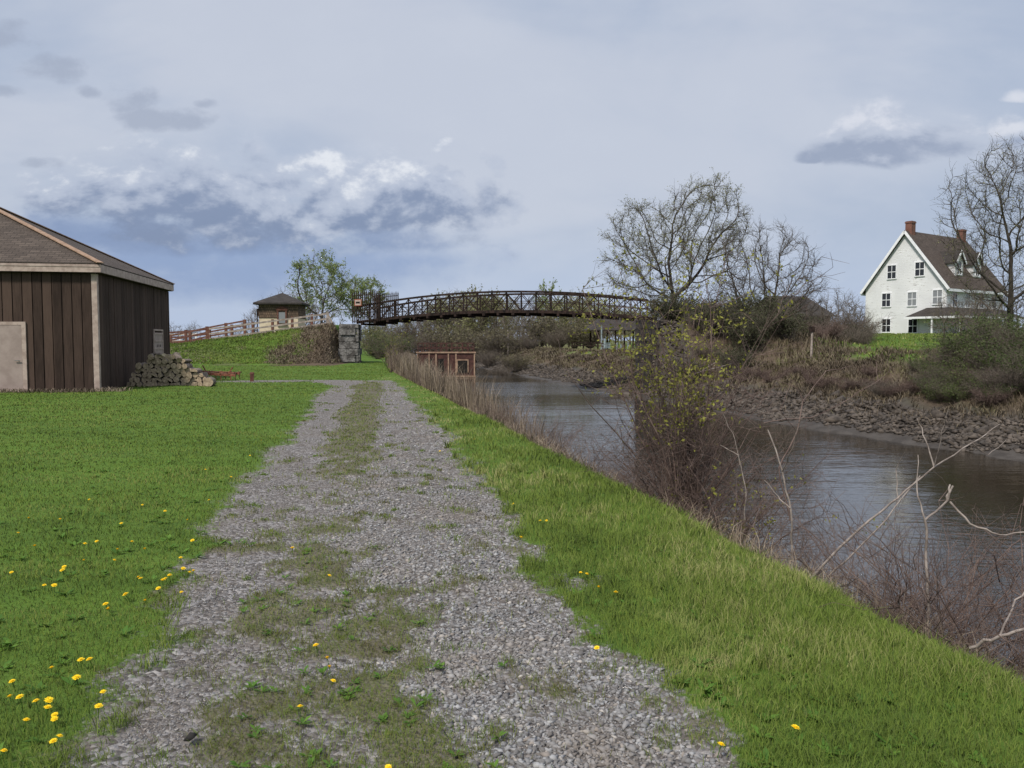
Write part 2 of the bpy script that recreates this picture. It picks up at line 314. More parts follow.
class MB:
    """collects polygons with metric UVs; build() links ONE mesh"""
    def __init__(s): s.v = []; s.f = []; s.m = []
    def poly(s, pts, m=0):
        i = len(s.v); s.v += [Vector(p) for p in pts]; s.f.append(tuple(range(i, i+len(pts)))); s.m.append(m); return s
    def hexa(s, p, m=0):
        """p: 8 points, bottom 4 (ccw) then top 4"""
        for q in ((3,2,1,0),(4,5,6,7),(0,1,5,4),(1,2,6,5),(2,3,7,6),(3,0,4,7)): s.poly([p[k] for k in q], m)
        return s
    def box(s, a, b, m=0):
        x0,y0,z0 = a; x1,y1,z1 = b
        return s.hexa([(x0,y0,z0),(x1,y0,z0),(x1,y1,z0),(x0,y1,z0),(x0,y0,z1),(x1,y0,z1),(x1,y1,z1),(x0,y1,z1)], m)
    def bar(s, a, b, w, h=None, m=0, up=(0,0,1)):
        a = Vector(a); b = Vector(b); d = (b-a).normalized(); h = h or w; up = Vector(up)
        if abs(d.dot(up)) > 0.97: up = Vector((0,1,0))
        x = d.cross(up).normalized()*(w/2); y = x.cross(d).normalized()*(h/2)
        return s.hexa([a-x-y, a+x-y, b+x-y, b-x-y, a-x+y, a+x+y, b+x+y, b-x+y], m)
    def tube(s, a, b, r0, r1=None, n=8, m=0, caps=True):
        a = Vector(a); b = Vector(b); r1 = r0 if r1 is None else r1; d = (b-a).normalized()
        x = d.orthogonal().normalized(); y = d.cross(x)
        A_ = [a+(x*math.cos(2*math.pi*k/n)+y*math.sin(2*math.pi*k/n))*r0 for k in range(n)]
        B_ = [b+(x*math.cos(2*math.pi*k/n)+y*math.sin(2*math.pi*k/n))*r1 for k in range(n)]
        for k in range(n): s.poly([A_[k], A_[(k+1)%n], B_[(k+1)%n], B_[k]], m)
        if caps: s.poly(A_[::-1], m); s.poly(B_, m)
        return s
    def build(s, name, mats, parent=None, M=None):
        me = bpy.data.meshes.new(name); vs = [M @ v for v in s.v] if M else s.v
        me.from_pydata([tuple(v) for v in vs], [], s.f)
        for k in (mats if isinstance(mats, (list, tuple)) else [mats]): me.materials.append(k)
        uvl = me.uv_layers.new(name='UVMap').data; li = 0
        for fi, f in enumerate(s.f):
            p = [s.v[i] for i in f]; n = Vector((0,0,0))
            for k in range(1, len(p)-1): n += (p[k]-p[0]).cross(p[k+1]-p[0])
            n = n.normalized() if n.length > 1e-12 else Vector((0,0,1))
            u = Vector((0,0,1)).cross(n); u = u.normalized() if u.length > 0.05 else Vector((1,0,0)); v = n.cross(u)
            for q in p: uvl[li].uv = (q.dot(u)+7.3, q.dot(v)+3.1); li += 1
            me.polygons[fi].material_index = s.m[fi]
        me.update()
        return link(bpy.data.objects.new(name, me), parent)

def ray(px, py):
    a = (px-512)/F; b = (384-py)/F; c, s_ = math.cos(PITCH), math.sin(PITCH)
    return Vector((a, c+b*s_, -s_+b*c))
def at(px, py, Yd):
    r = ray(px, py); return Vector((0,0,EYE)) + r*(Yd/r.y)
def atz(px, py, z):
    r = ray(px, py); return Vector((0,0,EYE)) + r*((z-EYE)/r.z)

# ------------------------------------------------------------------ noise and terrain functions
_rs = np.random.RandomState(11); _T = _rs.rand(256, 256)
def vnoise(x, y):
    xi = np.floor(x).astype(int); yi = np.floor(y).astype(int); fx = x-xi; fy = y-yi
    fx = fx*fx*(3-2*fx); fy = fy*fy*(3-2*fy); a = xi & 255; b_ = yi & 255; a1 = (xi+1) & 255; b1 = (yi+1) & 255
    return (_T[a,b_]*(1-fx)+_T[a1,b_]*fx)*(1-fy)+(_T[a,b1]*(1-fx)+_T[a1,b1]*fx)*fy
def fbm(x, y, o=4):
    s_ = 0; amp = 0.5; tot = 0
    for k in range(o): s_ = s_+vnoise(x*2**k+k*17.3, y*2**k+k*9.1)*amp; tot += amp; amp *= 0.55
    return s_/tot
def sst(x, a, b): 
    t_ = np.clip((x-a)/(b-a), 0, 1); return t_*t_*(3-2*t_)
def itp(x, xs, ys): return np.interp(x, xs, ys)
WZ = -1.8
def xb(Y): return itp(Y, [-30,0,45,60,77,160,300,700], [10.6,3.6,-6.65,-9.6,-12.4,-25.2,-46,-110])
def xf(Y): return itp(Y, [-30,10,22.7,27,33.6,50,62,101,160,300,700], [34,19.4,14.7,12.9,10.7,7.1,4.4,-4.0,-13,-32,-95])
def ftop(Y): return itp(Y, [0,30,40,55,90], [1.25,1.2,1.0,0.62,0.5])
def crest(x): return itp(x, [-70,-30,-24.8,-21.3,-18.2,-15.2,-12.3], [0.9,1.2,1.5,1.9,2.3,2.7,3.08])
def height(X, Y):
    base = (fbm(X*0.5, Y*0.5, 4)-0.5)*0.10 + (fbm(X*3, Y*3, 3)-0.5)*0.03
    s_ = X-xb(Y); near = np.where(s_ < -0.5, 0, -np.clip(s_+0.5, 0, 9)**1.35*0.60)
    near = near + base*1.0
    d = X-xf(Y); d = d+(fbm(X*0.9+3, Y*0.9, 4)-0.5)*1.5*sst(d, -2, 0)*(1-sst(d, 6, 9)); ft = ftop(Y)
    far = np.select([d < 0, d < 1.3, d < 4.2, d < 9], [WZ+d*0.5, WZ+0.02+d*0.14, WZ+0.2+(d-1.3)*0.30, WZ+1.07+(d-4.2)/4.8*(ft-(WZ+1.07))], ft)
    hx = sst(X, 14, 34)*sst(Y, 34, 80)*(1-sst(Y, 130, 220))
    far = far + hx*1.75*sst(d, 8, 30) + base*np.where(d > 3, 2.5, 1.0)
    # approach ramp at the right end of the bridge
    rampz = itp(X, [7,9.5,14,28], [2.9,2.9,2.6,0.6]); rm = sst(X, 8.6, 9.6)*sst(Y, 47.5, 51)*(1-sst(Y, 54, 58))
    far = np.maximum(far, far*(1-rm)+rampz*rm)
    z = np.maximum(near, far); z = np.maximum(z, -3.0)
    # embankment on the left
    c_ = crest(X); edge = np.where(Y < 64, -13.0, -13.0-(Y-64)*0.45)
    mx_ = 1-sst(X, edge-0.6, edge+0.5)
    foot = itp(X, [-40,-13], [52.5,54.5])
    back = np.where(Y > 66, itp(Y, [66,72,90,130], [1,0.85,0.75,0.3]), 1.0)
    prof = sst(Y, foot, 60.0)*0.35+np.clip((Y-foot)/(60.0-foot), 0, 1)*0.65
    slope = (Y > foot)*(Y < 60)
    e = c_*prof*back*mx_ + slope*mx_*(fbm(X*1.2, Y*1.2, 3)-0.5)*0.25
    z = np.where((X < -9) & (Y > 50), np.maximum(z, e+near*0.2), z)
    # ground falls away gently far off, and rises a little at the horizon
    z = z + sst(np.hypot(X, Y), 220, 700)*1.5
    return z
def hz(x, y): return float(height(np.array([float(x)]), np.array([float(y)]))[0])

PY = [0,3.05,4.36,6.4,9.4,14.6,24,29.6,33.5]
def path_mask(X, Y):
    n = fbm(X*1.1+5, Y*1.1, 4)-0.5; n2 = fbm(X*4.5, Y*4.5+3, 4)-0.5
    l = itp(Y, PY, [-1.2,-1.78,-2.05,-2.5,-3.2,-4.0,-5.9,-6.6,-9.5]) + n*0.6+n2*0.6
    r_ = itp(Y, PY, [1.5,0.78,0.50,0.06,-0.3,-1.33,-3.1,-4.2,-5.2]) + n*0.6+n2*0.75
    wd = 0.22+0.10*sst(Y, 3, 12)
    inside = sst(X, l-wd, l+wd)*(1-sst(X, r_-wd, r_+wd))*(1-sst(Y, 33.0, 34.3))
    # branch going left
    bc = 32.6+0.05*(X+8)+n*0.6; br = (1-sst(np.abs(Y-bc), 0.5, 1.1))*sst(X, -13.5, -10.5)*(1-sst(X, -6, -5))
    inside = np.maximum(inside, br)
    c_ = itp(Y, PY, [-.5,-0.72,-1.05,-1.65,-2.15,-2.9,-4.5,-5.3,-6]); hw = itp(Y, PY, [.45,0.45,0.45,0.42,0.40,0.42,0.5,0.5,0.2])
    k = itp(Y, [0,5,7,8.5,11,13,31,33], [0.56,0.58,0.50,0.32,0.50,0.68,0.74,0.0])
    strip = (1-sst(np.abs(X-c_+n*0.5), hw*0.5, hw*1.7))*k + n2*1.5*(0.45+0.55*(Y < 12)) + n*0.5
    strip = sst(strip, 0.20, 0.75)
    # loose patches everywhere on the path, more near its left side close to the camera
    patch = sst(fbm(X*2.6+40, Y*2.6, 4)+0.10*sst(Y, 9, 4)*(X < c_+0.5), 0.60, 0.78)*0.75
    return inside, np.clip(np.maximum(strip, patch), 0, 1)

# ------------------------------------------------------------------ ground: one sheet, polar grid round the viewpoint
ang = np.concatenate([np.arange(-180, -46, 4.0), np.arange(-46, -38, 1.0), np.linspace(-38, 38, 560), np.arange(39, 47, 1.0), np.arange(48, 180, 4.0)])
rad = np.concatenate([[0.25], np.geomspace(0.6, 2.2, 12)[:-1], np.geomspace(2.2, 120, 330), np.geomspace(122, 2600, 40)])
AA, RR = np.meshgrid(np.radians(ang), rad); GX = np.sin(AA)*RR; GY = np.cos(AA)*RR
GZ = height(GX, GY); gi, gs = path_mask(GX, GY)
nr, na = GX.shape; idx = np.arange(nr*na).reshape(nr, na); nxt = np.roll(idx, -1, axis=1)
Fq = np.stack([idx[:-1], nxt[:-1], nxt[1:], idx[1:]], -1).reshape(-1, 4)[:, ::-1]
GZ = GZ - gi*(1-gs)*0.02
m, t, b = new_mat('ground surface', 0.95, 0.1)
P = t.node('ShaderNodeNewGeometry').outputs['Position']
a_path, a_grassy, a_lit, a_mud, a_dry, a_field = [t.attr(k) for k in ('path','grassy','litter','mud','dry','field')]
n_l = t.noise(P, 0.35, 5, 0.6); n_m = t.noise(P, 2.5, 6, 0.6); n_f = t.noise(P, 30, 6, 0.65)
stripe = t.noise(t.mapv(P, scale=(0.25, 1.4, 1), rot=(0,0,R(-8))), 0.55, 3, 0.5)
gcol = t.mix(t.ss(n_m, 0.3, 0.7), (0.050,0.092,0.016), (0.080,0.135,0.022)); gcol = t.mix(t.ss(n_f, 0.45, 0.85, 0, 0.5), gcol, (0.10,0.135,0.04))
gcol = t.mix(t.ss(stripe, 0.42, 0.62, 0, 0.55), gcol, (0.082,0.145,0.022))
gcol = t.mix(t.math('MULTIPLY', a_field, 0.9), gcol, (0.105,0.118,0.045))
vor = t.node('ShaderNodeTexVoronoi', feature='F1'); t.put(vor.inputs['Vector'], P); vor.inputs['Scale'].default_value = 38
sepc = t.node('ShaderNodeSeparateColor'); t.put(sepc.inputs[0], vor.outputs['Color'])
pc = t.ramp(sepc.outputs[0], [(0.0,(0.075,0.066,0.060)),(0.5,(0.15,0.138,0.13)),(0.85,(0.24,0.23,0.23)),(1,(0.32,0.30,0.285))])
pc = t.mix(t.ss(n_m, 0.35, 0.7, 0, 0.55), pc, (0.125,0.105,0.088))
sg = t.mix(t.ss(n_f, 0.3, 0.7), (0.085,0.072,0.055), (0.15,0.135,0.095)); sg = t.mix(t.ss(n_m, 0.45, 0.7, 0, 0.7), sg, (0.075,0.095,0.03))
pc = t.mix(t.ss(t.math('ADD', a_grassy, t.math('MULTIPLY', t.math('SUBTRACT', n_f, 0.5), 2.2)), 0.35, 0.8, 0, 0.9), pc, sg)
lc = t.mix(t.ss(n_f, 0.3, 0.7), (0.050,0.036,0.026), (0.13,0.098,0.070)); lc = t.mix(t.ss(n_m, 0.5, 0.75, 0, 0.6), lc, (0.055,0.065,0.022))
dc = t.mix(t.ss(n_f, 0.3, 0.7), (0.14,0.125,0.06), (0.24,0.215,0.11))
mc = t.mix(t.ss(n_m, 0.3, 0.7), (0.040,0.034,0.029), (0.070,0.061,0.053))
c = t.mix(a_lit, gcol, lc); c = t.mix(a_dry, c, dc); c = t.mix(a_mud, c, mc); c = t.mix(t.ss(t.math('ADD', a_path, t.math('MULTIPLY', t.math('SUBTRACT', n_f, 0.5), 1.6)), 0.25, 0.7), c, pc)
t.put(b.inputs['Base Color'], c)
hgt = t.math('ADD', t.math('MULTIPLY', n_f, 0.8), t.math('MULTIPLY', vor.outputs[0], t.math('MULTIPLY', a_path, -0.9)))
t.put(b.inputs['Normal'], t.bump(hgt, 0.8, 0.03))
t.put(b.inputs['Roughness'], t.math('SUBTRACT', 0.95, t.math('MULTIPLY', a_mud, 0.35)))
ground = mesh_np('ground', [(np.stack([GX,GY,GZ], -1).reshape(-1,3), Fq, 0)], m, smooth=True)
SB = GX-xb(GY); DF = GX-xf(GY); nn = fbm(GX*0.8, GY*0.8, 4)-0.5
slopeL = (GY > 52)*(GY < 60.4)*(GX < -12)
litter = sst(SB+nn*0.6, -0.1, 0.5)*(DF < 0) + sst(DF+nn*2, 2.6, 4.2)*(1-sst(DF+nn*3, 7.2, 9.0))
litter = np.maximum(litter, slopeL*sst(GX+nn*5, -17.0, -14.8)); litter = np.maximum(litter, slopeL*sst(nn, 0.0, 0.2)*0.5)
litter = np.maximum(litter, sst(GX, 9, 10)*(1-sst(GX, 18, 23))*sst(GY, 40, 44)*(1-sst(GY, 62, 70))*(DF > 6))
mud = (DF > -6)*(1-sst(DF+nn*0.6, 3.6, 4.6))
dry = (DF > 7.5)*sst(DF+nn*3, 8, 9.5)*(1-sst(DF, 30, 45))*(1-sst(GX, 12, 20))*sst(GY, 55, 62)*0.75
field = sst(GY, 140, 200)
for k, a in (('path', gi), ('grassy', gs), ('litter', litter), ('mud', mud), ('dry', dry), ('field', field)):
    at_ = ground.data.attributes.new(k, 'FLOAT', 'POINT'); at_.data.foreach_set('value', np.clip(a, 0, 1).astype(np.float32).ravel())
tag(ground, kind='structure')

# water sheet
ys = np.concatenate([np.arange(-30, 120, 3.0), np.arange(120, 700, 20.0)])
L_ = np.stack([xb(ys)+0.2, ys, np.full_like(ys, WZ)], -1); R_ = np.stack([xf(ys)+0.9, ys, np.full_like(ys, WZ)], -1)
Vw = np.concatenate([L_, R_]); n_ = len(ys); k = np.arange(n_-1)
wat = mesh_np('canal_water', [(Vw, np.stack([k, k+n_, k+n_+1, k+1], -1), 0)], M_water); tag(wat, kind='structure')

# ------------------------------------------------------------------ blades, stones, leaves (numpy)
rng = np.random.RandomState(5)
def fan(n, r0, r1, a0=-37, a1=37, rs=rng, power=1.0):
    u = rs.rand(n); r_ = r0*(r1/r0)**(u**power); a = np.radians(a0+(a1-a0)*rs.rand(n)); return np.sin(a)*r_, np.cos(a)*r_, r_
def blades(name, X, Y, Z, h, wd, mat, lean=0.45, rs=rng, parent=None, rnd=None):
    n = len(X); th = rs.rand(n)*6.283; ux, uy = np.cos(th), np.sin(th); ph = rs.rand(n)*6.283; l = lean*(0.3+rs.rand(n))
    dx, dy = np.cos(ph)*l*h, np.sin(ph)*l*h
    P0 = np.stack([X-ux*wd/2, Y-uy*wd/2, Z], -1); P1 = np.stack([X+ux*wd/2, Y+uy*wd/2, Z], -1)
    P2 = np.stack([X+ux*wd*.38+dx*.35, Y+uy*wd*.38+dy*.35, Z+h*.6], -1); P3 = np.stack([X-ux*wd*.38+dx*.35, Y-uy*wd*.38+dy*.35, Z+h*.6], -1)
    P4 = np.stack([X+dx, Y+dy, Z+h*(1-.25*l)], -1)
    V = np.stack([P0,P1,P2,P3,P4], 1).reshape(-1,3); b0 = np.arange(n)*5
    q = np.stack([b0,b0+1,b0+2,b0+3], -1); tr = np.stack([b0+3,b0+2,b0+4], -1)
    rr = np.repeat(rs.rand(n) if rnd is None else rnd, 5)
    me_v = [(V, q, 0), (np.zeros((0,3)), np.zeros((0,3)), 0)]
    # quads and tips share the vertices
    L = np.concatenate([q.ravel(), tr.ravel()]).astype(np.int32); tot = np.concatenate([np.full(n,4), np.full(n,3)]).astype(np.int32)
    me = bpy.data.meshes.new(name); me.vertices.add(len(V)); me.vertices.foreach_set('co', V.astype(np.float32).ravel())
    me.loops.add(len(L)); me.loops.foreach_set('vertex_index', L); me.polygons.add(2*n)
    st = np.zeros(2*n, np.int32); st[1:] = np.cumsum(tot)[:-1]
    me.polygons.foreach_set('loop_start', st); me.polygons.foreach_set('loop_total', tot)
    me.materials.append(mat); a = me.attributes.new('rnd', 'FLOAT', 'POINT'); a.data.foreach_set('value', rr.astype(np.float32)); me.update()
    return link(bpy.data.objects.new(name, me), parent)

# lawn at left and everything mown
X, Y, r_ = fan(500000, 2.3, 62); s_ = X-xb(Y); pi_, ps_ = path_mask(X, Y)
left = X < itp(Y, PY, [-.6,-.6,-.8,-1.2,-1.7,-2.6,-4.5,-5.4,-6])
ok = left & (rng.rand(len(X)) > pi_*1.3) & ~((X < -13.5+(26-Y)*0.18) & (Y > 25.6) & (Y < 37)) & ~((Y > 53.5) & (X < -11))
x, y, q = X[ok], Y[ok], r_[ok]; n = fbm(x*1.5, y*1.5, 3)
h = (0.016+0.036*n)*(0.7+0.6*rng.rand(len(x)))*(1+0.01*np.minimum(q, 25)); wd = np.maximum(0.003, 0.00075*q)
tag(blades('lawn_grass', x, y, height(x, y)-0.005, h, wd, M_lawn, 0.7), 'short mown green lawn left of the gravel path', 'grass', kind='stuff')
# taller grass between path and canal
ok = (~left) & (rng.rand(len(X)) > pi_*1.25) & (s_ < 0.75)
x, y, q, sb = X[ok], Y[ok], r_[ok], s_[ok]; n = fbm(x*1.3, y*1.3, 3); rp = itp(y, PY, [1.5,0.78,0.50,0.06,-0.3,-1.33,-3.1,-4.2,-5.2])
grow = 0.35+0.65*sst(x-rp, 0.0, 1.0); straw = (fbm(x*2.2+7, y*2.2, 4) > 0.56+0.25*sst(x-rp, 0.1, 1.2)); rn_ = np.where(straw, 0.9+0.1*rng.rand(len(x)), rng.rand(len(x)))
h = (0.035+0.115*n*grow)*(0.6+0.8*rng.rand(len(x)))*itp(y, [3,14,30,60], [1.0,0.8,0.5,0.5])*(1-0.45*sst(y, 4.6, 3.0)); wd = np.maximum(0.0035, 0.0008*q)
tag(blades('bank_grass', x, y, height(x, y)-0.005, h, wd, M_tall, 0.6, rnd=rn_), 'longer bright green grass between gravel path and canal', 'grass', kind='stuff')
# sparse grass in the path
X, Y, r_ = fan(330000, 2.3, 36, -34, 22); pi_, ps_ = path_mask(X, Y)
ok = (pi_ > 0.3) & (rng.rand(len(X)) < ps_*0.95+0.015); x, y, q = X[ok], Y[ok], r_[ok]
h = (0.018+0.042*rng.rand(len(x)))*(1+0.01*q); wd = np.maximum(0.003, 0.0008*q)
tag(blades('path_grass', x, y, height(x, y)-0.024, h+0.01, wd, M_sedge, 0.9), 'sparse tufts of low grass and weeds growing in the gravel path', 'grass', kind='stuff')
# longer tufts scattered
X, Y, r_ = fan(1500, 2.6, 18); s_ = X-xb(Y); pi_, ps_ = path_mask(X, Y); ok = (s_ < 0.3) & (pi_ < 0.6) & (X > -1.5+(-Y*0.12)); cx, cy, cr = X[ok], Y[ok], r_[ok]
k_ = 26; x = np.repeat(cx, k_)+rng.randn(len(cx)*k_)*0.035; y = np.repeat(cy, k_)+rng.randn(len(cx)*k_)*0.035; q = np.repeat(cr, k_)
tag(blades('grass_tufts', x, y, height(x, y)-0.005, (0.07+0.10*rng.rand(len(x)))*(1-0.4*sst(y, 4.6, 3.0)), np.maximum(0.004, 0.0009*q), M_tall, 0.8), 'denser long tufts standing out of the grass by the canal', 'grass', kind='stuff')
# small clumps in the path and along its edges
X, Y, r_ = fan(5200, 2.3, 26, -34, 22); pi_, ps_ = path_mask(X, Y); ok = (pi_ > 0.25) & (rng.rand(len(X)) < ps_*0.75+0.04+0.5*(pi_ < 0.8)); cx, cy, cr = X[ok], Y[ok], r_[ok]
k_ = 34; sp = np.repeat(0.018+0.035*rng.rand(len(cx)), k_); x = np.repeat(cx, k_)+rng.randn(len(cx)*k_)*sp; y = np.repeat(cy, k_)+rng.randn(len(cx)*k_)*sp; q = np.repeat(cr, k_); cr_ = np.clip(np.repeat(rng.rand(len(cx)), k_)*0.8+rng.rand(len(x))*0.3, 0, 1)
M_clump = blade_mat('path clump blades', [(0.12,0.095,0.04),(0.10,0.105,0.025),(0.085,0.135,0.016),(0.12,0.18,0.02)], big=2.0, upn=0.4)
tag(blades('path_clumps', x, y, height(x, y)-0.02, (0.02+0.035*rng.rand(len(x))), np.maximum(0.003, 0.0008*q), M_clump, 0.9, rnd=cr_), 'little green and brown grass clumps dotted over the gravel path', 'grass', kind='stuff')
# broad leaved weeds (rosettes)
def rosette(n, r0, r1, a0, a1, cond, name, label, size=0.05):
    X, Y, r_ = fan(n, r0, r1, a0, a1); ok = cond(X, Y); cx, cy, q = X[ok], Y[ok], r_[ok]; k_ = 9
    x = np.repeat(cx, k_); y = np.repeat(cy, k_); z = height(x, y)+0.0; m_ = len(x); th = rng.rand(m_)*6.283; l = size*(0.5+rng.rand(m_)); up = 0.25+0.5*rng.rand(m_)
    d = np.stack([np.cos(th), np.sin(th), up], -1); s__ = np.stack([-np.sin(th), np.cos(th), np.zeros(m_)], -1); o_ = np.stack([x, y, z], -1); l = l[:, None]
    V = np.stack([o_, o_+d*l*.55+s__*l*.18, o_+d*l*[1,1,.75], o_+d*l*.55-s__*l*.18], 1).reshape(-1,3); b0 = np.arange(m_)*4
    tag(mesh_np(name, [(V, np.stack([b0,b0+1,b0+2,b0+3], -1), 0)], M_broad, rnd=np.repeat(rng.rand(m_), 4)), label, 'weeds', kind='stuff')
rosette(520, 2.6, 14, -36, 36, lambda X, Y: (X-xb(Y) < 0.4) & (path_mask(X, Y)[0] < 0.5), 'broadleaf_weeds', 'low broad leaved weeds scattered through the grass')
rosette(240, 2.4, 7, -20, 6, lambda X, Y: (path_mask(X, Y)[0] > 0.5) & (path_mask(X, Y)[1] > 0.3), 'path_weeds', 'small leafy weeds growing in the middle of the gravel path', 0.035)

# loose stones
OCT = np.array([(1,0,0),(-1,0,0),(0,1,0),(0,-1,0),(0,0,1),(0,0,-1)], float)
OF = np.array([(0,2,4),(2,1,4),(1,3,4),(3,0,4),(2,0,5),(1,2,5),(3,1,5),(0,3,5)])
def stones(name, X, Y, Z, sz, mat, flat=0.5, jit=0.35, rs=rng):
    n = len(X); V = OCT[None]*(1+jit*(rs.rand(n,6,1)*2-1)); V = V+rs.randn(n,6,3)*0.16
    V = V*np.stack([0.8+0.6*rs.rand(n), 0.7+0.4*rs.rand(n), flat*(0.6+0.7*rs.rand(n))], -1)[:,None,:]
    a = rs.rand(n)*6.283; c_, s2 = np.cos(a)[:,None], np.sin(a)[:,None]
    x = V[:,:,0]*c_-V[:,:,1]*s2; y = V[:,:,0]*s2+V[:,:,1]*c_; tl = rs.randn(n)[:,None]*0.3; z = V[:,:,2]+x*tl
    V = np.stack([x,y,z], -1)*sz[:,None,None]+np.stack([X,Y,Z], -1)[:,None,:]
    Fc = (OF[None]+np.arange(n)[:,None,None]*6).reshape(-1,3)
    return mesh_np(name, [(V.reshape(-1,3), Fc, 0)], mat, rnd=np.repeat(rs.rand(n), 6))
X, Y, r_ = fan(150000, 2.3, 30, -34, 22); pi_, ps_ = path_mask(X, Y)
ok = (pi_ > 0.25+0.5*rng.rand(len(X))) & (rng.rand(len(X)) > ps_*0.8); x, y, q = X[ok], Y[ok], r_[ok]
big = np.clip(fbm(x*1.2+9, y*1.2, 3), 0, 1); right = sst(x-itp(y, PY, [0,-0.52,-0.95,-1.70,-2.15,-2.9,-4.5,-5.3,-6]), -0.1, 0.3)
sz = (0.0045+0.015*rng.rand(len(x))**2.6*(0.30+0.70*right)+0.005*big*right)*(1+0.03*q)
tag(stones('path_gravel', x, y, height(x, y)-0.019, sz, M_gravel), 'loose grey crushed stone covering the path', 'gravel', kind='stuff')

# ------------------------------------------------------------------ segments -> tapered tubes
def seg_mesh(P0, P1, R0, R1, k=4):
    P0 = np.asarray(P0, float); P1 = np.asarray(P1, float); R0 = np.asarray(R0, float); R1 = np.asarray(R1, float); n = len(P0)
    d = P1-P0; ln = np.linalg.norm(d, axis=1, keepdims=True)+1e-9; d = d/ln
    P0 = P0-d*R0[:,None]*0.3; P1 = P1+d*R1[:,None]*0.3
    ref = np.where(np.abs(d[:,2:3]) > 0.9, np.array([[1.,0,0]]), np.array([[0,0,1.]])); x = np.cross(d, ref); x /= np.linalg.norm(x, axis=1, keepdims=True)+1e-9; y = np.cross(d, x)
    a = np.arange(k)*2*np.pi/k; c_ = np.cos(a)[None,:,None]; s_ = np.sin(a)[None,:,None]
    ring = x[:,None,:]*c_+y[:,None,:]*s_
    A_ = P0[:,None,:]+ring*R0[:,None,None]; B_ = P1[:,None,:]+ring*R1[:,None,None]
    V = np.concatenate([A_, B_], 1).reshape(-1,3); b0 = (np.arange(n)*2*k)[:,None]; i = np.arange(k)[None,:]; j = (i+1) % k
    Fc = np.stack([b0+i, b0+j, b0+k+j, b0+k+i], -1).reshape(-1,4)
    return V, Fc
def leaf_mesh(P, size, rs, flat=0.5):
    n = len(P); a = rs.randn(n,3); a /= np.linalg.norm(a, axis=1, keepdims=True); b_ = rs.randn(n,3); b_[:,2] *= flat; b_ = np.cross(a, b_); b_ /= np.linalg.norm(b_, axis=1, keepdims=True)+1e-9
    s_ = (size*(0.6+0.8*rs.rand(n)))[:,None]
    V = np.stack([P-a*s_, P+b_*s_*0.55, P+a*s_, P-b_*s_*0.55], 1).reshape(-1,3); b0 = np.arange(n)*4
    return V, np.stack([b0,b0+1,b0+2,b0+3], -1)

def colonize(att, start, D, infl, kill, iters=140, trop=(0,0,0.08), seed=1):
    """grow a branching skeleton into the attraction points"""
    rs = np.random.RandomState(seed); nodes = [np.array(s_, float) for s_ in start]; par = list(range(-1, len(start)-1))
    alive = np.ones(len(att), bool); near_d = np.full(len(att), 1e9); near_i = np.zeros(len(att), int)
    def upd(i0):
        N = np.array(nodes[i0:]); d = np.linalg.norm(att[:,None,:]-N[None], axis=2); j = d.argmin(1); dm = d[np.arange(len(att)), j]; m_ = dm < near_d; near_d[m_] = dm[m_]; near_i[m_] = j[m_]+i0
    upd(0); trop = np.array(trop)
    for _ in range(iters):
        act = alive & (near_d < (infl if _ < 14 else min(infl, D*5)))
        if not act.any(): break
        i0 = len(nodes); ids = np.unique(near_i[act])
        for i in ids:
            s_ = att[act & (near_i == i)]-nodes[i]; s_ = s_/(np.linalg.norm(s_, axis=1, keepdims=True)+1e-9); pd = (nodes[i]-nodes[par[i]])/D if par[i] >= 0 else np.zeros(3); v_ = s_.mean(0)+trop+rs.randn(3)*0.10+pd*0.45
            nv = np.linalg.norm(v_)
            if nv < 1e-6: continue
            q_ = nodes[i]+v_/nv*D
            if _ >= 14 and np.min(np.sum((att-q_)**2, axis=1)) > (2.2*D)**2: continue
            nodes.append(q_); par.append(i)
        if len(nodes) == i0: break
        upd(i0); alive &= near_d > kill
    return np.array(nodes), np.array(par)

def skel(nodes, par, tip=0.012, exp=2.2, rmax=None):
    n = len(nodes); r_ = np.zeros(n); ch = np.bincount(par[1:][par[1:] >= 0], minlength=n)
    acc = np.zeros(n)
    for i in range(n-1, 0, -1):
        if acc[i] == 0: acc[i] = tip**exp
        acc[par[i]] += acc[i]
    r_ = acc**(1/exp)
    if rmax: r_ = np.minimum(r_, rmax)
    return r_, ch
def twigs(P, dirs, n_each, L, r0, rs, up=0.25, levels=2, spread=0.8):
    """fine random twigs: returns segments and tip positions"""
    S0, S1, Ra, Rb, T = [], [], [], [], []
    p = np.repeat(P, n_each, 0); d = np.repeat(dirs, n_each, 0)+rs.randn(len(p),3)*spread; d[:,2] += up; r_ = np.full(len(p), r0)
    for lv in range(levels):
        d /= np.linalg.norm(d, axis=1, keepdims=True)+1e-9; l = L*(0.5+rs.rand(len(p)))[:,None]*(0.7**lv)
        mid = p+d*l*0.5; d2 = d+rs.randn(*d.shape)*0.25; d2[:,2] += up*0.4; d2 /= np.linalg.norm(d2, axis=1, keepdims=True); e = mid+d2*l*0.5
        S0 += [p, mid]; S1 += [mid, e]; Ra += [r_, r_*0.8]; Rb += [r_*0.8, r_*0.5]; T.append(e); T.append(mid)
        if lv < levels-1:
            p2 = np.concatenate([mid, e]); d = np.concatenate([d2, d2])+rs.randn(len(mid)*2,3)*spread*0.8; p = p2; r_ = np.concatenate([r_, r_])*0.6
    return [np.concatenate(a) for a in (S0, S1, Ra, Rb, T)]

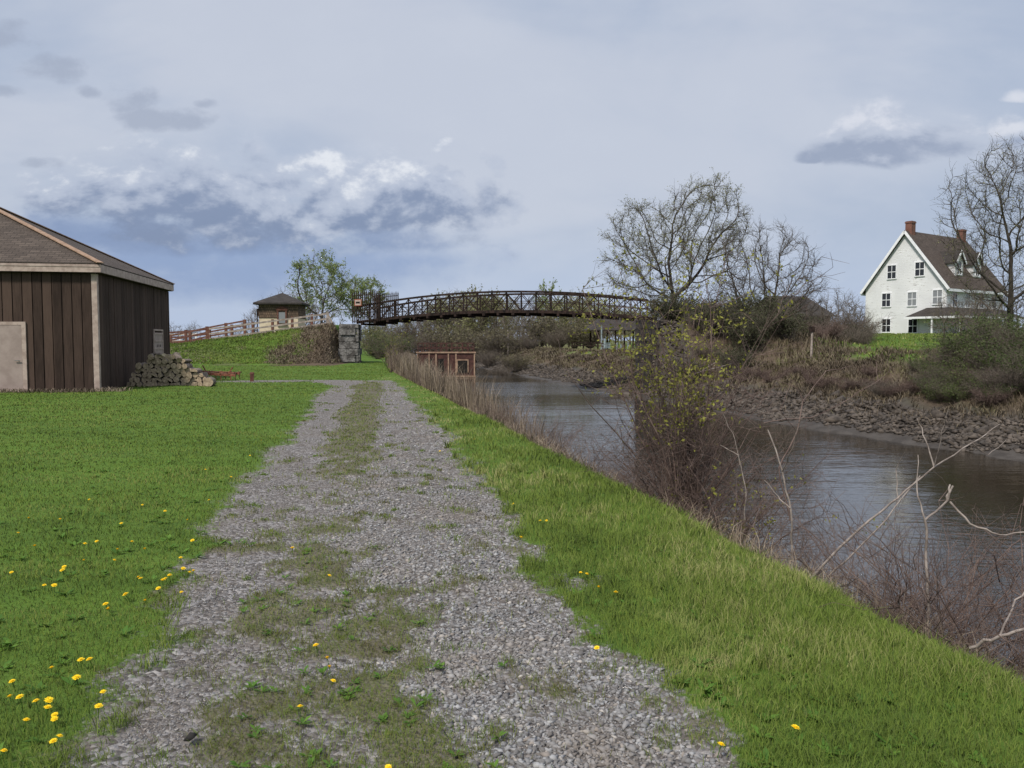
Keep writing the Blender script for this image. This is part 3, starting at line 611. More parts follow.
def crown_points(n, lobes, rs):
    """points in a union of ellipsoids, denser near their skin"""
    out_ = []
    w_ = np.array([l[3]*l[4]*l[5] for l in lobes]); w_ = w_/w_.sum()
    for l, f_ in zip(lobes, w_):
        k_ = max(8, int(n*f_)); u = rs.randn(k_,3); u /= np.linalg.norm(u, axis=1, keepdims=True); rr = (0.35+0.65*rs.rand(k_)**0.5)[:,None]
        out_.append(np.array(l[:3])+u*rr*np.array(l[3:6]))
    return np.concatenate(out_)

def make_tree(name, lobes, base, fork, natt, D, seed, twig_L=0.7, twig_n=2, twig_r=0.009, tip=0.016, leaf=None, leaf_n=0, leaf_s=0.06, rmax=0.35, bark=None, twm=None, infl=4.0, kill=None, levels=2, exp=2.2, label=None, cat='tree', group=None, extra_leaf=None):
    rs = np.random.RandomState(seed); att = crown_points(natt, lobes, rs); att = att[att[:,2] > 0.4]
    st = [np.array(base, float)]; nst = max(2, int(np.linalg.norm(np.array(fork)-np.array(base))/D))
    for i in range(1, nst+1): st.append(np.array(base)+(np.array(fork)-np.array(base))*i/nst+np.append(rs.randn(2)*0.04, 0))
    nodes, par = colonize(att, st, D, infl, kill or D*1.7, seed=seed)
    r_, ch = skel(nodes, par, tip, exp, rmax); i = np.arange(1, len(nodes)); p0 = nodes[par[i]]; p1 = nodes[i]; ra = np.minimum(r_[par[i]], r_[i]*1.5); rb = r_[i]
    root = empty(name, (0,0,0), label=label, cat=cat, group=group)
    bigm = rb > tip*2.6; ra[0] *= 1.35
    Vt, Ft = seg_mesh(p0[bigm], p1[bigm], ra[bigm], rb[bigm], 7)
    mesh_np('trunk', [(Vt, Ft, 0)], bark or M_bark, root, smooth=True)
    sm = ~bigm; thin = rb < tip*1.9; dd = p1[thin]-p0[thin]; dd /= np.linalg.norm(dd, axis=1, keepdims=True)
    s0, s1, qa, qb, T = twigs(p1[thin], dd, twig_n, twig_L, twig_r, rs, levels=levels)
    V1, F1 = seg_mesh(p0[sm], p1[sm], ra[sm], rb[sm], 4); V2, F2 = seg_mesh(s0, s1, qa, qb, 3)
    cr = mesh_np('crown', [(V1, F1, 0), (V2, F2, 0)], twm or M_barktwig, root)
    if leaf is not None and leaf_n:
        k_ = rs.randint(0, len(T), leaf_n); P_ = T[k_]+rs.randn(leaf_n,3)*0.09
        # leaves come in clumps: keep those where a coarse noise is high
        nz = fbm(P_[:,0]*0.7+P_[:,2]*0.35+seed, P_[:,1]*0.7+P_[:,2]*0.7, 3); P_ = P_[nz > 0.40]
        V3, F3 = leaf_mesh(P_, leaf_s, rs); mesh_np('foliage', [(V3, F3, 0)], leaf, root, rnd=np.repeat(rs.rand(len(P_)), 4))
    root.location = (0,0,0)
    return root
def put(o, x, y, z=None, s=1.0, rz=0.0, **kw):
    o.location = (x, y, hz(x, y) if z is None else z); o.scale = (s, s, s) if np.isscalar(s) else s; o.rotation_euler = (0,0,rz); return tag(o, **kw)

# ------------------------------------------------------------------ brown barn at left
def frame(loc, rz): return Matrix.Translation(Vector(loc)) @ Matrix.Rotation(rz, 4, 'Z')
barn = empty('barn', (-13.62, 26.0, 0.0), R(10.3), label='brown board sided barn with hipped shingle roof at the left edge', cat='barn')
# local frame: x to the right along the front wall (corner at 0), y back along the side wall
BW, BD, BH = 12.0, 9.4, 3.86
mb = MB(); mb.box((-BW+.02,.02,0),(-.02,BD-.02,BH-.02),1)
rb_ = random.Random(3)
xx = -BW
while xx < -0.16:
    wv = 0.285+rb_.random()*0.02; x1 = min(xx+wv, -0.12)
    if x1-xx > .05: mb.box((xx,-0.025-rb_.random()*0.008,-0.1),(x1-0.028,0.015,BH-.01),0)
    xx += wv
mb.build('front_wall', [M_boards, M_gap], barn)
mb = MB(); yy = 0.0
while yy < BD-.02:
    wv = 0.27+rb_.random()*0.04; y1 = min(yy+wv, BD); mb.box((-0.015,yy+.008,-0.1),(0.022+rb_.random()*0.014,y1-0.012,BH-.01),0); yy += wv
mb.build('side_wall', [M_boards, M_gap], barn)
mb = MB(); mb.box((-0.125,-0.06,0.0),(0.045,-0.030,BH-.02)); mb.box((0.012,-0.058,0.0),(0.044,0.11,BH-.02)); mb.build('corner_board', M_trim, barn)
mb = MB(); mb.box((0.0,BD-0.10,-.1),(0.046,BD+0.045,BH-.02)); mb.build('corner_board', M_boards, barn)
OV = 0.22; z0 = BH+0.02; z1 = BH+0.29
ap = Vector((-5.9, BD/2, 7.1)); cs = [Vector((OV,-OV,z1)), Vector((OV,BD+OV,z1)), Vector((-BW-OV,BD+OV,z1)), Vector((-BW-OV,-OV,z1))]
mb = MB()
for i in range(4): a, b2 = cs[i], cs[(i+1)%4]; mb.poly([b2+Vector((0,0,.02)), ap, a+Vector((0,0,.02))][::-1])
mb.poly([c - Vector((0,0,.02)) for c in cs])
for i in range(4): a, b2 = cs[i], cs[(i+1)%4]; mb.poly([a-Vector((0,0,.02)), b2-Vector((0,0,.02)), b2+Vector((0,0,.02)), a+Vector((0,0,.02))])
roof = mb.build('roof', M_shingle, barn)
mb = MB()
for c_ in (cs[0], cs[3], cs[1], cs[2]): mb.bar(c_+Vector((0,0,.035)), ap+Vector((0,0,.045)), 0.24, 0.03)
mb.build('hip_cap', M_ridge, roof)
mb = MB(); mb.box((-BW-OV,-OV+.0,z0),(OV,-OV+.03,z1-.022)); mb.box((OV-.03,-OV+.032,z0),(OV,BD+OV,z1-.022)); mb.box((-BW-OV,BD+OV-.03,z0),(OV-.032,BD+OV,z1-.022))
mb.box((-BW-OV,-OV-.012,z0+.17),(OV+.012,-OV-.001,z1-.03)); mb.build('fascia', M_trim, barn)
mb = MB(); mb.box((-BW-OV+.04,-OV+.032,z0-.02),(OV-.04,BD+OV-.04,z0)); mb.build('soffit', M_boards, barn)
# door (pale) near the left picture edge, plus handle; shutter on the side wall
door = MB(); door.box((-4.15,-0.075,0.08),(-2.25,-0.04,2.16)); dob = door.build('door', M_doorp, barn)
mb = MB(); mb.tube((-2.36,-0.075,1.02),(-2.36,-0.115,1.02),.012); mb.bar((-2.30,-0.12,1.02),(-2.46,-0.12,1.02),.02); mb.build('handle', M_metal, dob)
mb = MB(); mb.box((-4.15,-.082,2.165),(-2.12,-.035,2.27)); mb.box((-2.245,-.082,0.05),(-2.12,-.035,2.162)); mb.box((-4.15,-.11,-.03),(-2.12,-.035,.07)); mb.build('frame', M_trim, dob)
sh = MB(); sh.box((0.045,6.75,0.95),(0.075,8.05,2.0)); sh = sh.build('shutter', M_doorp, barn)
mb = MB()
for z_ in (1.02, 1.3, 1.62, 1.92): mb.box((0.076,6.77,z_),(0.095,8.03,z_+.06))
mb.box((0.04,6.66,.9),(0.09,6.74,2.07)); mb.box((0.04,8.06,.9),(0.09,8.14,2.07)); mb.box((0.04,6.66,2.075),(0.09,8.14,2.14)); mb.build('frame', M_trim, sh)
for i in range(3): mb = MB(); mb.box((0.076,7.1+i*.27,1.40),(.082,7.2+i*.27,1.5)); mb.build('vent_slot', M_gap, sh)

# ------------------------------------------------------------------ firewood pile, every log its own thing
def log_proto(seed, kind):
    rs = random.Random(seed); n = 12 if kind == 'round' else 9; L = 0.5; prof = []
    if kind == 'round': prof = [(math.cos(2*math.pi*k/n)*(1+rs.uniform(-.08,.08)), math.sin(2*math.pi*k/n)*(1+rs.uniform(-.08,.08))) for k in range(n)]
    elif kind == 'half': prof = [(math.cos(math.pi*k/6)*1.15, math.sin(math.pi*k/6)*1.0-.4) for k in range(7)]
    else: prof = [(0,-.95),(1.05,.1),(.85,.55),(.35,.85),(-.35,.85),(-.85,.55),(-1.05,.1)]
    root = MB(); n = len(prof); rings = []
    for y_, s_ in ((0,0.97),(0.04,1.0),(L*.5,1.0+rs.uniform(-.06,.06)),(L-.03,1.0),(L,.97)):
        ox = rs.uniform(-.05,.05); rings.append([Vector(((px*s_+ox)*.1, y_, (pz*s_)*.1)) for px, pz in prof])
    for a, b2 in zip(rings[:-1], rings[1:]):
        for k in range(n): root.poly([a[k], a[(k+1)%n], b2[(k+1)%n], b2[k]], 0)
    return root, rings
logs = []
for i, kd in enumerate(['round','round','half','wedge','half','wedge','round']):
    mb, rings = log_proto(20+i, kd); mb.poly(rings[-1][::-1], 1)
    o = mb.build('firewood_log', [M_logbark, M_logend]); tag(o, 'x', 'log', 'firewood logs in the stack beside the barn')
    e = MB(); e.poly([v+Vector((0,-.0005,0)) for v in rings[0]]); e.build('sawn_end', M_logend if i != 4 else M_logfresh, o)
    logs.append(o)
rl = random.Random(8); usedL = set(); rows = []
def hprof(x): return np.interp(x, [-13.95,-13.75,-13.45,-13.05,-12.2,-11.75,-11.4,-10.95], [0.22,0.50,0.78,1.08,1.12,0.82,0.48,0.22])
z_ = 0.085; row = 0
while z_ < 1.16:
    x_ = -13.9+(row%2)*0.11+rl.uniform(0,.05)
    while x_ < -10.92:
        if hprof(x_) > z_-0.03: rows.append((x_, 28.55+rl.uniform(-.07,.07), z_+rl.uniform(-.015,.015), rl.uniform(.9,1.22), z_ > hprof(x_)-.17))
        x_ += 0.20+rl.uniform(-.015,.02)
    z_ += 0.165; row += 1
for (x_, y_, zz, s_, top) in rows:
    k = rl.choice([0,1,6,2,3,5,0,1,2,5]); src = logs[k]
    o = src if k not in usedL else copy_tree(src); usedL.add(k)
    o.location = (x_, y_, zz); o.scale = (s_*1.08, 1, s_*.95); o.rotation_euler = (rl.uniform(-.04,.04), rl.choice([0,1.2,2.5,3.6,5]) if k not in (2,4) else rl.uniform(-.6,.6), rl.uniform(-.12,.12)); o['label'] = 'weathered grey log in the firewood stack by the barn'
def extra_log(k, loc, rot, s_, label):
    o = copy_tree(logs[k]) if k in usedL else logs[k]; usedL.add(k); o.location = loc; o.rotation_euler = rot; o.scale = s_; o['label'] = label; return o
extra_log(4, (-12.55,28.55,1.13), (0.1,0.5,1.1), (1.2,1.0,1.2), 'fresh pale split log lying slanted on top of the firewood stack')
extra_log(3, (-12.0,28.5,0.95), (0.55,0.3,0.9), (1.3,.8,1.3), 'grey split log tilted on the right shoulder of the firewood stack')
extra_log(0, (-10.92,28.35,0.17), (0,0,0.15), (1.7,1,1.7), 'thick round log at the right foot of the firewood stack')
for k in range(7):
    if k not in usedL: extra_log(k, (-13.2,28.7,1.12), (0,.4,.3), (1.1,1,1.1), 'split log lying on top of the left half of the stack')

# rusty harrow behind the pile
har = empty('farm_harrow', (-12.9,33.2,0.0), R(-4), label='rusty orange iron harrow lying in the grass right of the firewood', cat='farm tool')
mb = MB(); mb.bar((-1.3,0,.34),(1.35,-.1,.22),.09,.10); mb.bar((-1.1,.7,.36),(1.3,.45,.27),.09,.10); mb.build('beam', M_orange, har)
mb = MB()
for i in range(6): x_ = -1.0+i*.42; mb.bar((x_,-.15,.33-i*.012),(x_+.1,.8,.38-i*.012),.05,.05)
mb.build('cross_bar', M_orange, har)
for i in range(6):
    for j in range(3): mb = MB(); x_ = -1.0+i*.42+.03*j; mb.bar((x_,-.1+j*.38,.36),(x_+.08,-.15+j*.38,0.02),.025); mb.build('tine', M_orange, har)
for q_ in (((-.1,.3,.35),(-.25,.3,.62)), ((.95,.2,.3),(1.1,.2,.55))): mb = MB(); mb.bar(q_[0], q_[1], .04); mb.build('lever', M_orange, har)
mb = MB(); mb.bar((0,0,-.05),(.02,0,.36),.14,.14); mb.bar((0,-.075,.3),(.02,.075,.3),.15,.06)
tag(mb.build('stub_post', M_redwood, None, frame((-10.75,32.6,0), R(12))), 'short red brown stub post in the lawn right of the harrow', 'post')

# ------------------------------------------------------------------ footbridge
PA = Vector((-11.55,59.0,0)); PB = Vector((8.75,51.2,0)); bd = (PB-PA); BL = bd.length; bd.normalize(); bn = Vector((-bd.y, bd.x, 0))   # bn points away from the camera
def deckz(t_): return (1-t_)*3.02+t_*3.02+0.62*4*t_*(1-t_)*1.0 + 0.10*t_
def trh(t_): return 1.16+0.20*4*t_*(1-t_)
bridge = empty('footbridge', tuple(PA), math.atan2(bd.y, bd.x), label='long arched iron truss footbridge spanning the canal', cat='bridge')
NP = 20
for side, yo in (('near', 0.0), ('far', 3.0)):
    tr = MB(); bc = MB(); mr = MB()
    for i in range(NP):
        t0, t1 = i/NP, (i+1)/NP; x0, x1 = t0*BL, t1*BL
        tr.bar((x0,yo,deckz(t0)+trh(t0)),(x1,yo,deckz(t1)+trh(t1)),.16,.13); bc.bar((x0,yo,deckz(t0)),(x1,yo,deckz(t1)),.14,.20)
        mr.bar((x0,yo,deckz(t0)+trh(t0)*.52),(x1,yo,deckz(t1)+trh(t1)*.52),.04,.045)
    tr.build('top_chord', M_iron, bridge); bc.build('bottom_chord', M_iron, bridge); mr.build('mid_rail', M_iron, bridge)
    for i in range(NP+1):
        t0 = i/NP; x0 = t0*BL; mb = MB(); mb.bar((x0,yo,deckz(t0)-.05),(x0,yo,deckz(t0)+trh(t0)),.065,.09, up=(0,1,0)); mb.build('post', M_iron, bridge)
    for i in range(NP):
        t0, t1 = i/NP, (i+1)/NP; mb = MB(); e = .012 if i % 2 else -.012
        mb.bar((t0*BL,yo+e,deckz(t0)+.08),(t1*BL,yo+e,deckz(t1)+trh(t1)-.06),.05,.05); mb.bar((t0*BL,yo-e,deckz(t0)+trh(t0)-.06),(t1*BL,yo-e,deckz(t1)+.08),.045,.045)
        mb.build('cross_brace', M_iron, bridge)
mb = MB()
for i in range(NP): t0, t1 = i/NP, (i+1)/NP; mb.hexa([(t0*BL,.08,deckz(t0)+.02),(t1*BL,.08,deckz(t1)+.02),(t1*BL,2.92,deckz(t1)+.02),(t0*BL,2.92,deckz(t0)+.02),(t0*BL,.08,deckz(t0)+.09),(t1*BL,.08,deckz(t1)+.09),(t1*BL,2.92,deckz(t1)+.09),(t0*BL,2.92,deckz(t0)+.09)])
mb.build('deck', M_iron, bridge)
for i in range(1, NP+1):
    t0 = (i-.5)/NP; mb = MB(); mb.box((t0*BL-.09,-.22,deckz(t0)-.27),(t0*BL+.09,3.2,deckz(t0)-.105))
    if i % 2 == 0 or True: mb.build('floor_beam', M_iron, bridge)
# spiked iron gate panels at the left end, with a small sign
def pickets(root, a, b2, zb, zt, step=.16, slope=0):
    n_ = int((Vector(b2)-Vector(a)).length/step); a = Vector(a); b2 = Vector(b2); mb = MB()
    for k in (zb+.15, zb+.95, zt-.28): mb.bar(a+Vector((0,0,k)), b2+Vector((0,0,k+slope)), .035,.05)
    mb.build('rail', M_iron, root)
    for i in range(n_+1):
        p = a.lerp(b2, i/n_); mb = MB(); sl = slope*i/n_; mb.bar(p+Vector((0,0,zb+sl)), p+Vector((0,0,zt-.1+sl+(i%2)*.05)),   .075,.05); q = p+Vector((0,0,zt-.1+sl+(i%2)*.05)); mb.tube(q, q+Vector((0,0,.13)), .03, .004, 4); mb.build('picket', M_iron, root)
pk = empty('picket_barrier', (PA.x, PA.y, 0), bridge.rotation_euler.z, label='dark spiked iron picket barrier at the left end of the footbridge', cat='railing')
pickets(pk, (-.25,-.16,0), (2.0,-.16,0), 2.95, 5.25, .17, .15)
pk2 = empty('picket_barrier', (PA.x, PA.y, 0), bridge.rotation_euler.z, label='iron picket barrier on the far side of the bridge entrance', cat='railing')
pickets(pk2, (-.4,3.2,0), (1.7,3.2,0), 2.95, 5.3, .17, .15)
sg_ = MB(); sg_.box((-.05,-.235,4.24),(.55,-.205,4.74)); o = sg_.build('sign', M_sign, None, frame((PA.x,PA.y,0), bridge.rotation_euler.z)); tag(o, 'small orange bordered sign fixed to the picket barrier by the bridge', 'sign')
mb = MB(); mb.box((.01,-.242,4.30),(.49,-.236,4.68)); p_ = mb.build('panel', M_trim, o, frame((PA.x,PA.y,0), bridge.rotation_euler.z)); 
mb = MB(); mb.box((.08,-.247,4.42),(.42,-.243,4.56)); mb.build('marking', M_gap, o, frame((PA.x,PA.y,0), bridge.rotation_euler.z))
# abutments
def ashlar(name, x0, x1, y0, y1, z0, z1, mat, fr, label, seed, out_=.05, course=.42):
    rs = random.Random(seed); mb = MB(); mb.box((x0+.06,y0+.06,z0),(x1-.06,y1-.06,z1-.02), 0); z = z0; k = 0
    while z < z1-.05:
        h = min(course, z1-z)
        for face in range(4):
            if face in (0,2): lo, hi = x0, x1
            else: lo, hi = y0, y1
            u = lo+(0 if k%2 else -.4)
            while u < hi-.02:
                l = rs.uniform(.7,1.15); a = max(lo,u)+.015; b_ = min(hi,u+l)-.015; pr = rs.uniform(0,out_)
                if b_-a > .08:
                    if face == 0: mb.box((a,y0-pr,z+.015),(b_,y0+.08,z+h-.015))
                    elif face == 2: mb.box((a,y1-.08,z+.015),(b_,y1+pr,z+h-.015))
                    elif face == 1: mb.box((x1-.08,a,z+.015),(x1+pr,b_,z+h-.015))
                    else: mb.box((x0-pr,a,z+.015),(x0+.08,b_,z+h-.015))
                u += l
        z += h; k += 1
    o = mb.build(name, mat, None, fr); return tag(o, label, 'bridge pier')
ashlar('stone_abutment', -1.25, .12, -.15, 4.4, -0.4, 2.92, M_ashlar, frame((PA.x,PA.y,0), R(9.5)), 'pale grey cut stone abutment under the left end of the footbridge', 4, .14, .5)
ashlar('stone_pier', -.70, .80, -.5, 3.6, -3.0, 3.0, M_ashdark, frame((PB.x,PB.y,0), R(-11)), 'dark shaded stone pier under the right end of the footbridge', 5, .08)

# ------------------------------------------------------------------ rail fences on the embankment
def rail_fence(name, pts, rails, ph, label, pm, rm, thick=.13, rt=.05, pslant=0):
    root = empty(name, pts[0], label=label, cat='fence', group=None); o0 = Vector(pts[0])
    for i, p in enumerate(pts):
        p = Vector(p)-o0; mb = MB(); mb.bar(p+Vector((0,0,-.2)), p+Vector((0,0,ph)), thick, thick, up=(0,1,0)); mb.build('post', pm(i), root)
    for i in range(len(pts)-1):
        a = Vector(pts[i])-o0; b2 = Vector(pts[i+1])-o0
        for r_ in rails: mb = MB(); mb.bar(a+Vector((0,-.07,r_)), b2+Vector((0,-.07,r_)), rt, .13); mb.build('rail', rm(i), root)
    return root
fx = [-33.5,-31.6,-29.8,-28.1,-26.5,-24.8,-23.0,-21.3,-19.7,-18.2,-16.7,-15.2,-14.0,-12.75]
pts = [(x_, 60.2, hz(x_,60.2)) for x_ in fx]
rail_fence('rail_fence', pts, (.12,.48,.86), 1.0, 'wooden rail fence climbing the embankment to the bridge, red posts and bleached rails', lambda i: M_redwood if i < 12 else M_greywood, lambda i: M_redwood if i < 6 else M_greywood, .17)
pts = [(at(px_, 330, 66).x, 66.0, at(px_, py_, 66).z-.95) for px_, py_ in ((150,339),(170,335),(190,331),(207,327),(226,323.5),(245,320))]
rail_fence('rail_fence', pts, (.15,.5,.88), 1.0, 'red brown rail fence on the far side of the embankment road', lambda i: M_redwood, lambda i: M_redwood, .20)
pts = [(at(px_, 330, 72).x, 72.0, at(px_, py_, 72).z-.65) for px_, py_ in ((158,334.5),(180,334),(196,334),(206,333.5))]
rail_fence('board_fence', pts, (.02,.62), .74, 'low pale board fence beyond the red rail fence', lambda i: M_white, lambda i: M_trim, .12, .05)
pts = [(at(px_, 330, 68).x, 68.0, at(px_, py_, 68).z-1.0) for px_, py_ in ((208,330),(222,329),(236,328),(248,326))]

# small hut with hip roof
HX, HY = at(283,330,75).x, 75.0; HZ = 2.35
hut = empty('gate_hut', (HX,HY,HZ), R(4), label='small hip roofed hut with shake walls behind the rail fence', cat='hut')
mb = MB(); mb.box((-1.80,-1.8,1.42),(1.80,1.8,2.85)); mb.build('wall', M_shake, hut)
mb = MB(); mb.box((-1.76,-1.76,-.6),(1.76,1.76,1.415)); mb.build('base_wall', M_cream, hut)
mb = MB(); O_ = 2.2; c4 = [Vector((O_,-O_,2.82)),Vector((O_,O_,2.82)),Vector((-O_,O_,2.82)),Vector((-O_,-O_,2.82))]; tp = Vector((0,0,3.85))
for i in range(4): mb.poly([c4[i], c4[(i+1)%4], tp]); mb.poly([c4[i]-Vector((0,0,.16)), c4[(i+1)%4]-Vector((0,0,.16)), c4[(i+1)%4], c4[i]])
mb.poly([c-Vector((0,0,.16)) for c in c4][::-1]); mb.build('roof', M_darkroof, hut)
wn = MB(); wn.box((.02,-1.86,.95),(.62,-1.80,1.95)); wn = wn.build('window', M_curtain, hut)
mb = MB(); mb.box((-.12,-1.9,.85),(.018,-1.79,2.12)); mb.box((.622,-1.9,.85),(.76,-1.79,2.12)); mb.box((-.2,-1.92,2.122),(.84,-1.79,2.26)); mb.box((-.15,-1.93,.74),(.8,-1.79,.848)); mb.hexa([(-.25,-1.92,2.262),(.89,-1.92,2.262),(.89,-1.8,2.262),(-.25,-1.8,2.262),(.25,-1.92,2.48),(.39,-1.92,2.48),(.39,-1.8,2.48),(.25,-1.8,2.48)]); mb.build('frame', M_redwood, wn)
mb = MB(); mb.box((-2.1,-1.3,1.6),(-1.81,-.9,2.3)); mb.bar((-2.1,-1.1,0),(-2.1,-1.1,1.6),.08); mb.build('meter_box', M_iron, hut)

# ------------------------------------------------------------------ moored work barge
bg_ = at(417,376,75); bx0 = bg_.x; bx1 = at(475,376,75).x; BWid = bx1-bx0
barge = empty('work_barge', (bx0,75.0,WZ), R(4), label='dark red wooden barge with railing moored in the canal beyond the bridge', cat='boat')
hh = at(445,353,75).z-WZ; 
mb = MB(); mb.hexa([(0,0,-.4),(BWid,0,-.4),(BWid-.1,8,-.4),(.1,8,-.4),(0,0,hh),(BWid,0,hh),(BWid-.1,8,hh),(.1,8,hh)]); mb.build('hull', M_barge, barge)
mb = MB(); mb.box((-.08,-.10,hh-.02),(BWid+.08,-.003,hh+.12))
for x_ in (.0,1.1,1.75,BWid*.53,BWid*.66,BWid-.12): mb.box((x_,-.06,.1),(x_+.12,-.004,hh-.022))
mb.box((-.08,-.10,.02),(BWid+.08,-.003,.16)); mb.build('trim', M_bargetrim, barge)
for k_, (a_, b_) in enumerate(((.14,.26),(.36,.46))): mb = MB(); mb.box((BWid*a_,-.03,.55),(BWid*b_,-.004,1.75)); mb.build('opening_dark_panel', M_gap, barge)  # solid dark panels, painted for the shade inside the open bays
ww = MB(); ww.box((BWid*.70,-.075,.45),(BWid*.87,-.004,1.6)); ww = ww.build('window', M_gap, barge)
mb = MB(); a0, a1 = BWid*.70, BWid*.87
mb.box((a0-.1,-.09,.45),(a0-.002,-.004,1.7)); mb.box((a1+.002,-.09,.45),(a1+.1,-.004,1.7)); mb.box((a0,-.09,1.602),(a1,-.004,1.7)); mb.build('frame', M_bargetrim, ww)
for yy in (0.1, 7.8):
    for i in range(11): x_ = .1+i*(BWid-.2)/10; mb = MB(); mb.bar((x_,yy,hh),(x_,yy,hh+.92),.09,.05); mb.build('railing_post', M_barge, barge)
mb = MB()
for yy in (0.1, 7.8):
    for z_ in (.45,.92): mb.bar((.1,yy,hh+z_),(BWid-.1,yy,hh+z_),.05,.08)
for x_ in (.1, BWid-.2):
    for z_ in (.35,.62,.92): mb.bar((x_,.1,hh+z_),(x_,7.8,hh+z_),.05,.09)
mb.build('railing', M_barge, barge)

# ------------------------------------------------------------------ white farmhouse
HF = Vector((44.9,82.0,2.0)); house = empty('farmhouse', tuple(HF), R(35), label='tall white clapboard farmhouse with steep brown roof and brick chimneys', cat='house')
# local: x along the long side (to the right and back), y along the gable wall (to the left and back)
W_, Lh = 8.9, 12.6; ez = 5.45; pz = 11.35
mb = MB(); mb.poly([(0,0,-.5),(0,0,ez),(0,W_/2,pz-.12),(0,W_,ez),(0,W_,-.5)]); mb.build('gable_wall', M_clap, house)
mb = MB(); mb.poly([(0,0,-.5),(Lh,0,-.5),(Lh,0,ez),(0,0,ez)]); mb.poly([(Lh,W_,-.5),(0,W_,-.5),(0,W_,ez),(Lh,W_,ez)]); mb.poly([(Lh,0,-.5),(Lh,W_,-.5),(Lh,W_,ez),(Lh,W_/2,pz-.12),(Lh,0,ez)]); mb.build('wall', M_clap, house)
ov = .38; sl = (pz-ez)/(W_/2); mb = MB(); th_ = .16
for s_ in (0,1):
    ya = -ov if s_ == 0 else W_+ov; za = ez-ov*sl; x0_, x1_ = -.35, Lh+.35
    P4 = [(x0_,ya,za),(x1_,ya,za),(x1_,W_/2,pz),(x0_,W_/2,pz)]; 
    mb.hexa([(p[0],p[1],p[2]) for p in P4]+[(p[0],p[1],p[2]+th_) for p in P4])
hroof = mb.build('roof', M_shingle2, house)
mb = MB()
for s_ in (0,1):
    ya = -ov-.02 if s_ == 0 else W_+ov+.02; za = ez-ov*sl
    mb.bar((-.37,ya,za+.03),(-.37,W_/2,pz+.03),.06,.26, up=(0,0,1)); mb.box((-.3,min(ya,ya+.02)-.03,za-.18),(Lh+.3,max(ya,ya+.02)+.03,za+.10))
mb.build('bargeboard', M_white, house)
for x_ in (.45, Lh-1.0): mb = MB(); mb.box((x_,W_/2-.35,pz-.5),(x_+.8,W_/2+.35,pz+1.2)); mb.box((x_-.05,W_/2-.40,pz+.98),(x_+.85,W_/2+.40,pz+1.12)); mb.build('chimney', M_brick, hroof)
def window(root, face, u, z, w_=.95, h_=1.5, mat=None, base=0.0, mode='gable'):
    """sash window with frame and muntins; gable: in plane x=base, else in plane y=base"""
    def B(mb, u0, u1, z0_, z1_, d0, d1):
        if mode == 'gable': mb.box((base-d1,u0,z0_),(base-d0,u1,z1_))
        else: mb.box((u0,base-d1,z0_),(u1,base-d0,z1_))
    p = MB(); B(p, u-w_/2, u+w_/2, z-h_/2, z+h_/2, .0, .03); p = p.build('window', mat or M_glass, root)
    f = MB(); t_ = .09
    B(f, u-w_/2-t_, u-w_/2+.01, z-h_/2-t_, z+h_/2+t_, -.0, .08); B(f, u+w_/2-.01, u+w_/2+t_, z-h_/2-t_, z+h_/2+t_, 0, .08)
    B(f, u-w_/2+.012, u+w_/2-.012, z+h_/2-.01, z+h_/2+t_, 0, .085); B(f, u-w_/2+.012, u+w_/2-.012, z-h_/2-t_, z-h_/2+.01, 0, .10)
    B(f, u-w_/2+.012, u+w_/2-.012, z-.035, z+.035, .031, .06); B(f, u-.025, u+.025, z-h_/2+.012, z-.037, .031, .055); B(f, u-.025, u+.025, z+.037, z+h_/2-.012, .031, .055)
    f.build('frame', M_white, p); return p
def gable_uv(px, py):
    r = ray(px, py); inv = Matrix.Rotation(-R(35), 3, 'Z'); o_ = inv @ (Vector((0,0,EYE))-HF); d = inv @ r; k = -o_.x/d.x; q = o_+d*k; return q.y, q.z
for px_, py_, mt in ((892,272,0),(920,269,0),(886.5,300,0),(912.3,299,1),(937.7,297,1),(886.5,325.5,0),(913,326,0)):
    u, z_ = gable_uv(px_, py_); window(house, 0, u, z_, .95, 1.42, M_curtain if mt else M_glass, base=-.005)
for x_ in (1.6,4.4,7.4,10.4): window(house, 1, x_, 4.0, .95, 1.5, M_curtain if x_ in (4.4,) else M_glass, base=-.005, mode='side')
for x_ in (1.6,4.0,10.2): window(house, 1, x_, 1.2, .95, 1.5, base=-.005, mode='side')
dd_ = MB(); dd_.box((6.4,-.05,-.1),(7.4,-.006,2.1)); dd_.build('door', M_barge, house)
# dormers on the right slope
for x_ in (4.0, 8.0):
    dy = .95; zb = ez+dy*sl*.55; dm = MB(); hw = .85; zt = 8.15; zr = 9.25
    y0_ = .75; zc = ez+y0_*sl
    dm.poly([(x_-hw,y0_,zc),(x_+hw,y0_,zc),(x_+hw,y0_,zt),(x_,y0_,zr),(x_-hw,y0_,zt)]); yb = (zt-ez)/sl
    dm.poly([(x_-hw,y0_,zt),(x_-hw,yb,zt),(x_-hw,y0_,zc)]); dm.poly([(x_+hw,y0_,zc),(x_+hw,yb,zt),(x_+hw,y0_,zt)])
    dmo = dm.build('dormer', M_clap, house); mb = MB(); yr = (zr-ez)/sl
    for s_ in (-1,1):
        P4 = [(x_+s_*(hw+.22),y0_-.25,zt-.28),(x_+s_*(hw+.22),yb-.1,zt-.28),(x_,yr+.05,zr),(x_,y0_-.25,zr)]
        if s_ > 0: P4 = P4[::-1]
        mb.hexa([tuple(p) for p in P4]+[(p[0],p[1],p[2]+.12) for p in P4])
    mb.build('dormer_roof', M_darkroof, dmo); window(dmo, 1, x_, zc+.95, .8, 1.25, base=y0_-.005, mode='side')
    mb = MB()
    for s_ in (-1,1): mb.bar((x_+s_*(hw+.22),y0_-.27,zt-.26),(x_,y0_-.27,zr+.02),.05,.2)
    mb.build('bargeboard', M_white, dmo)
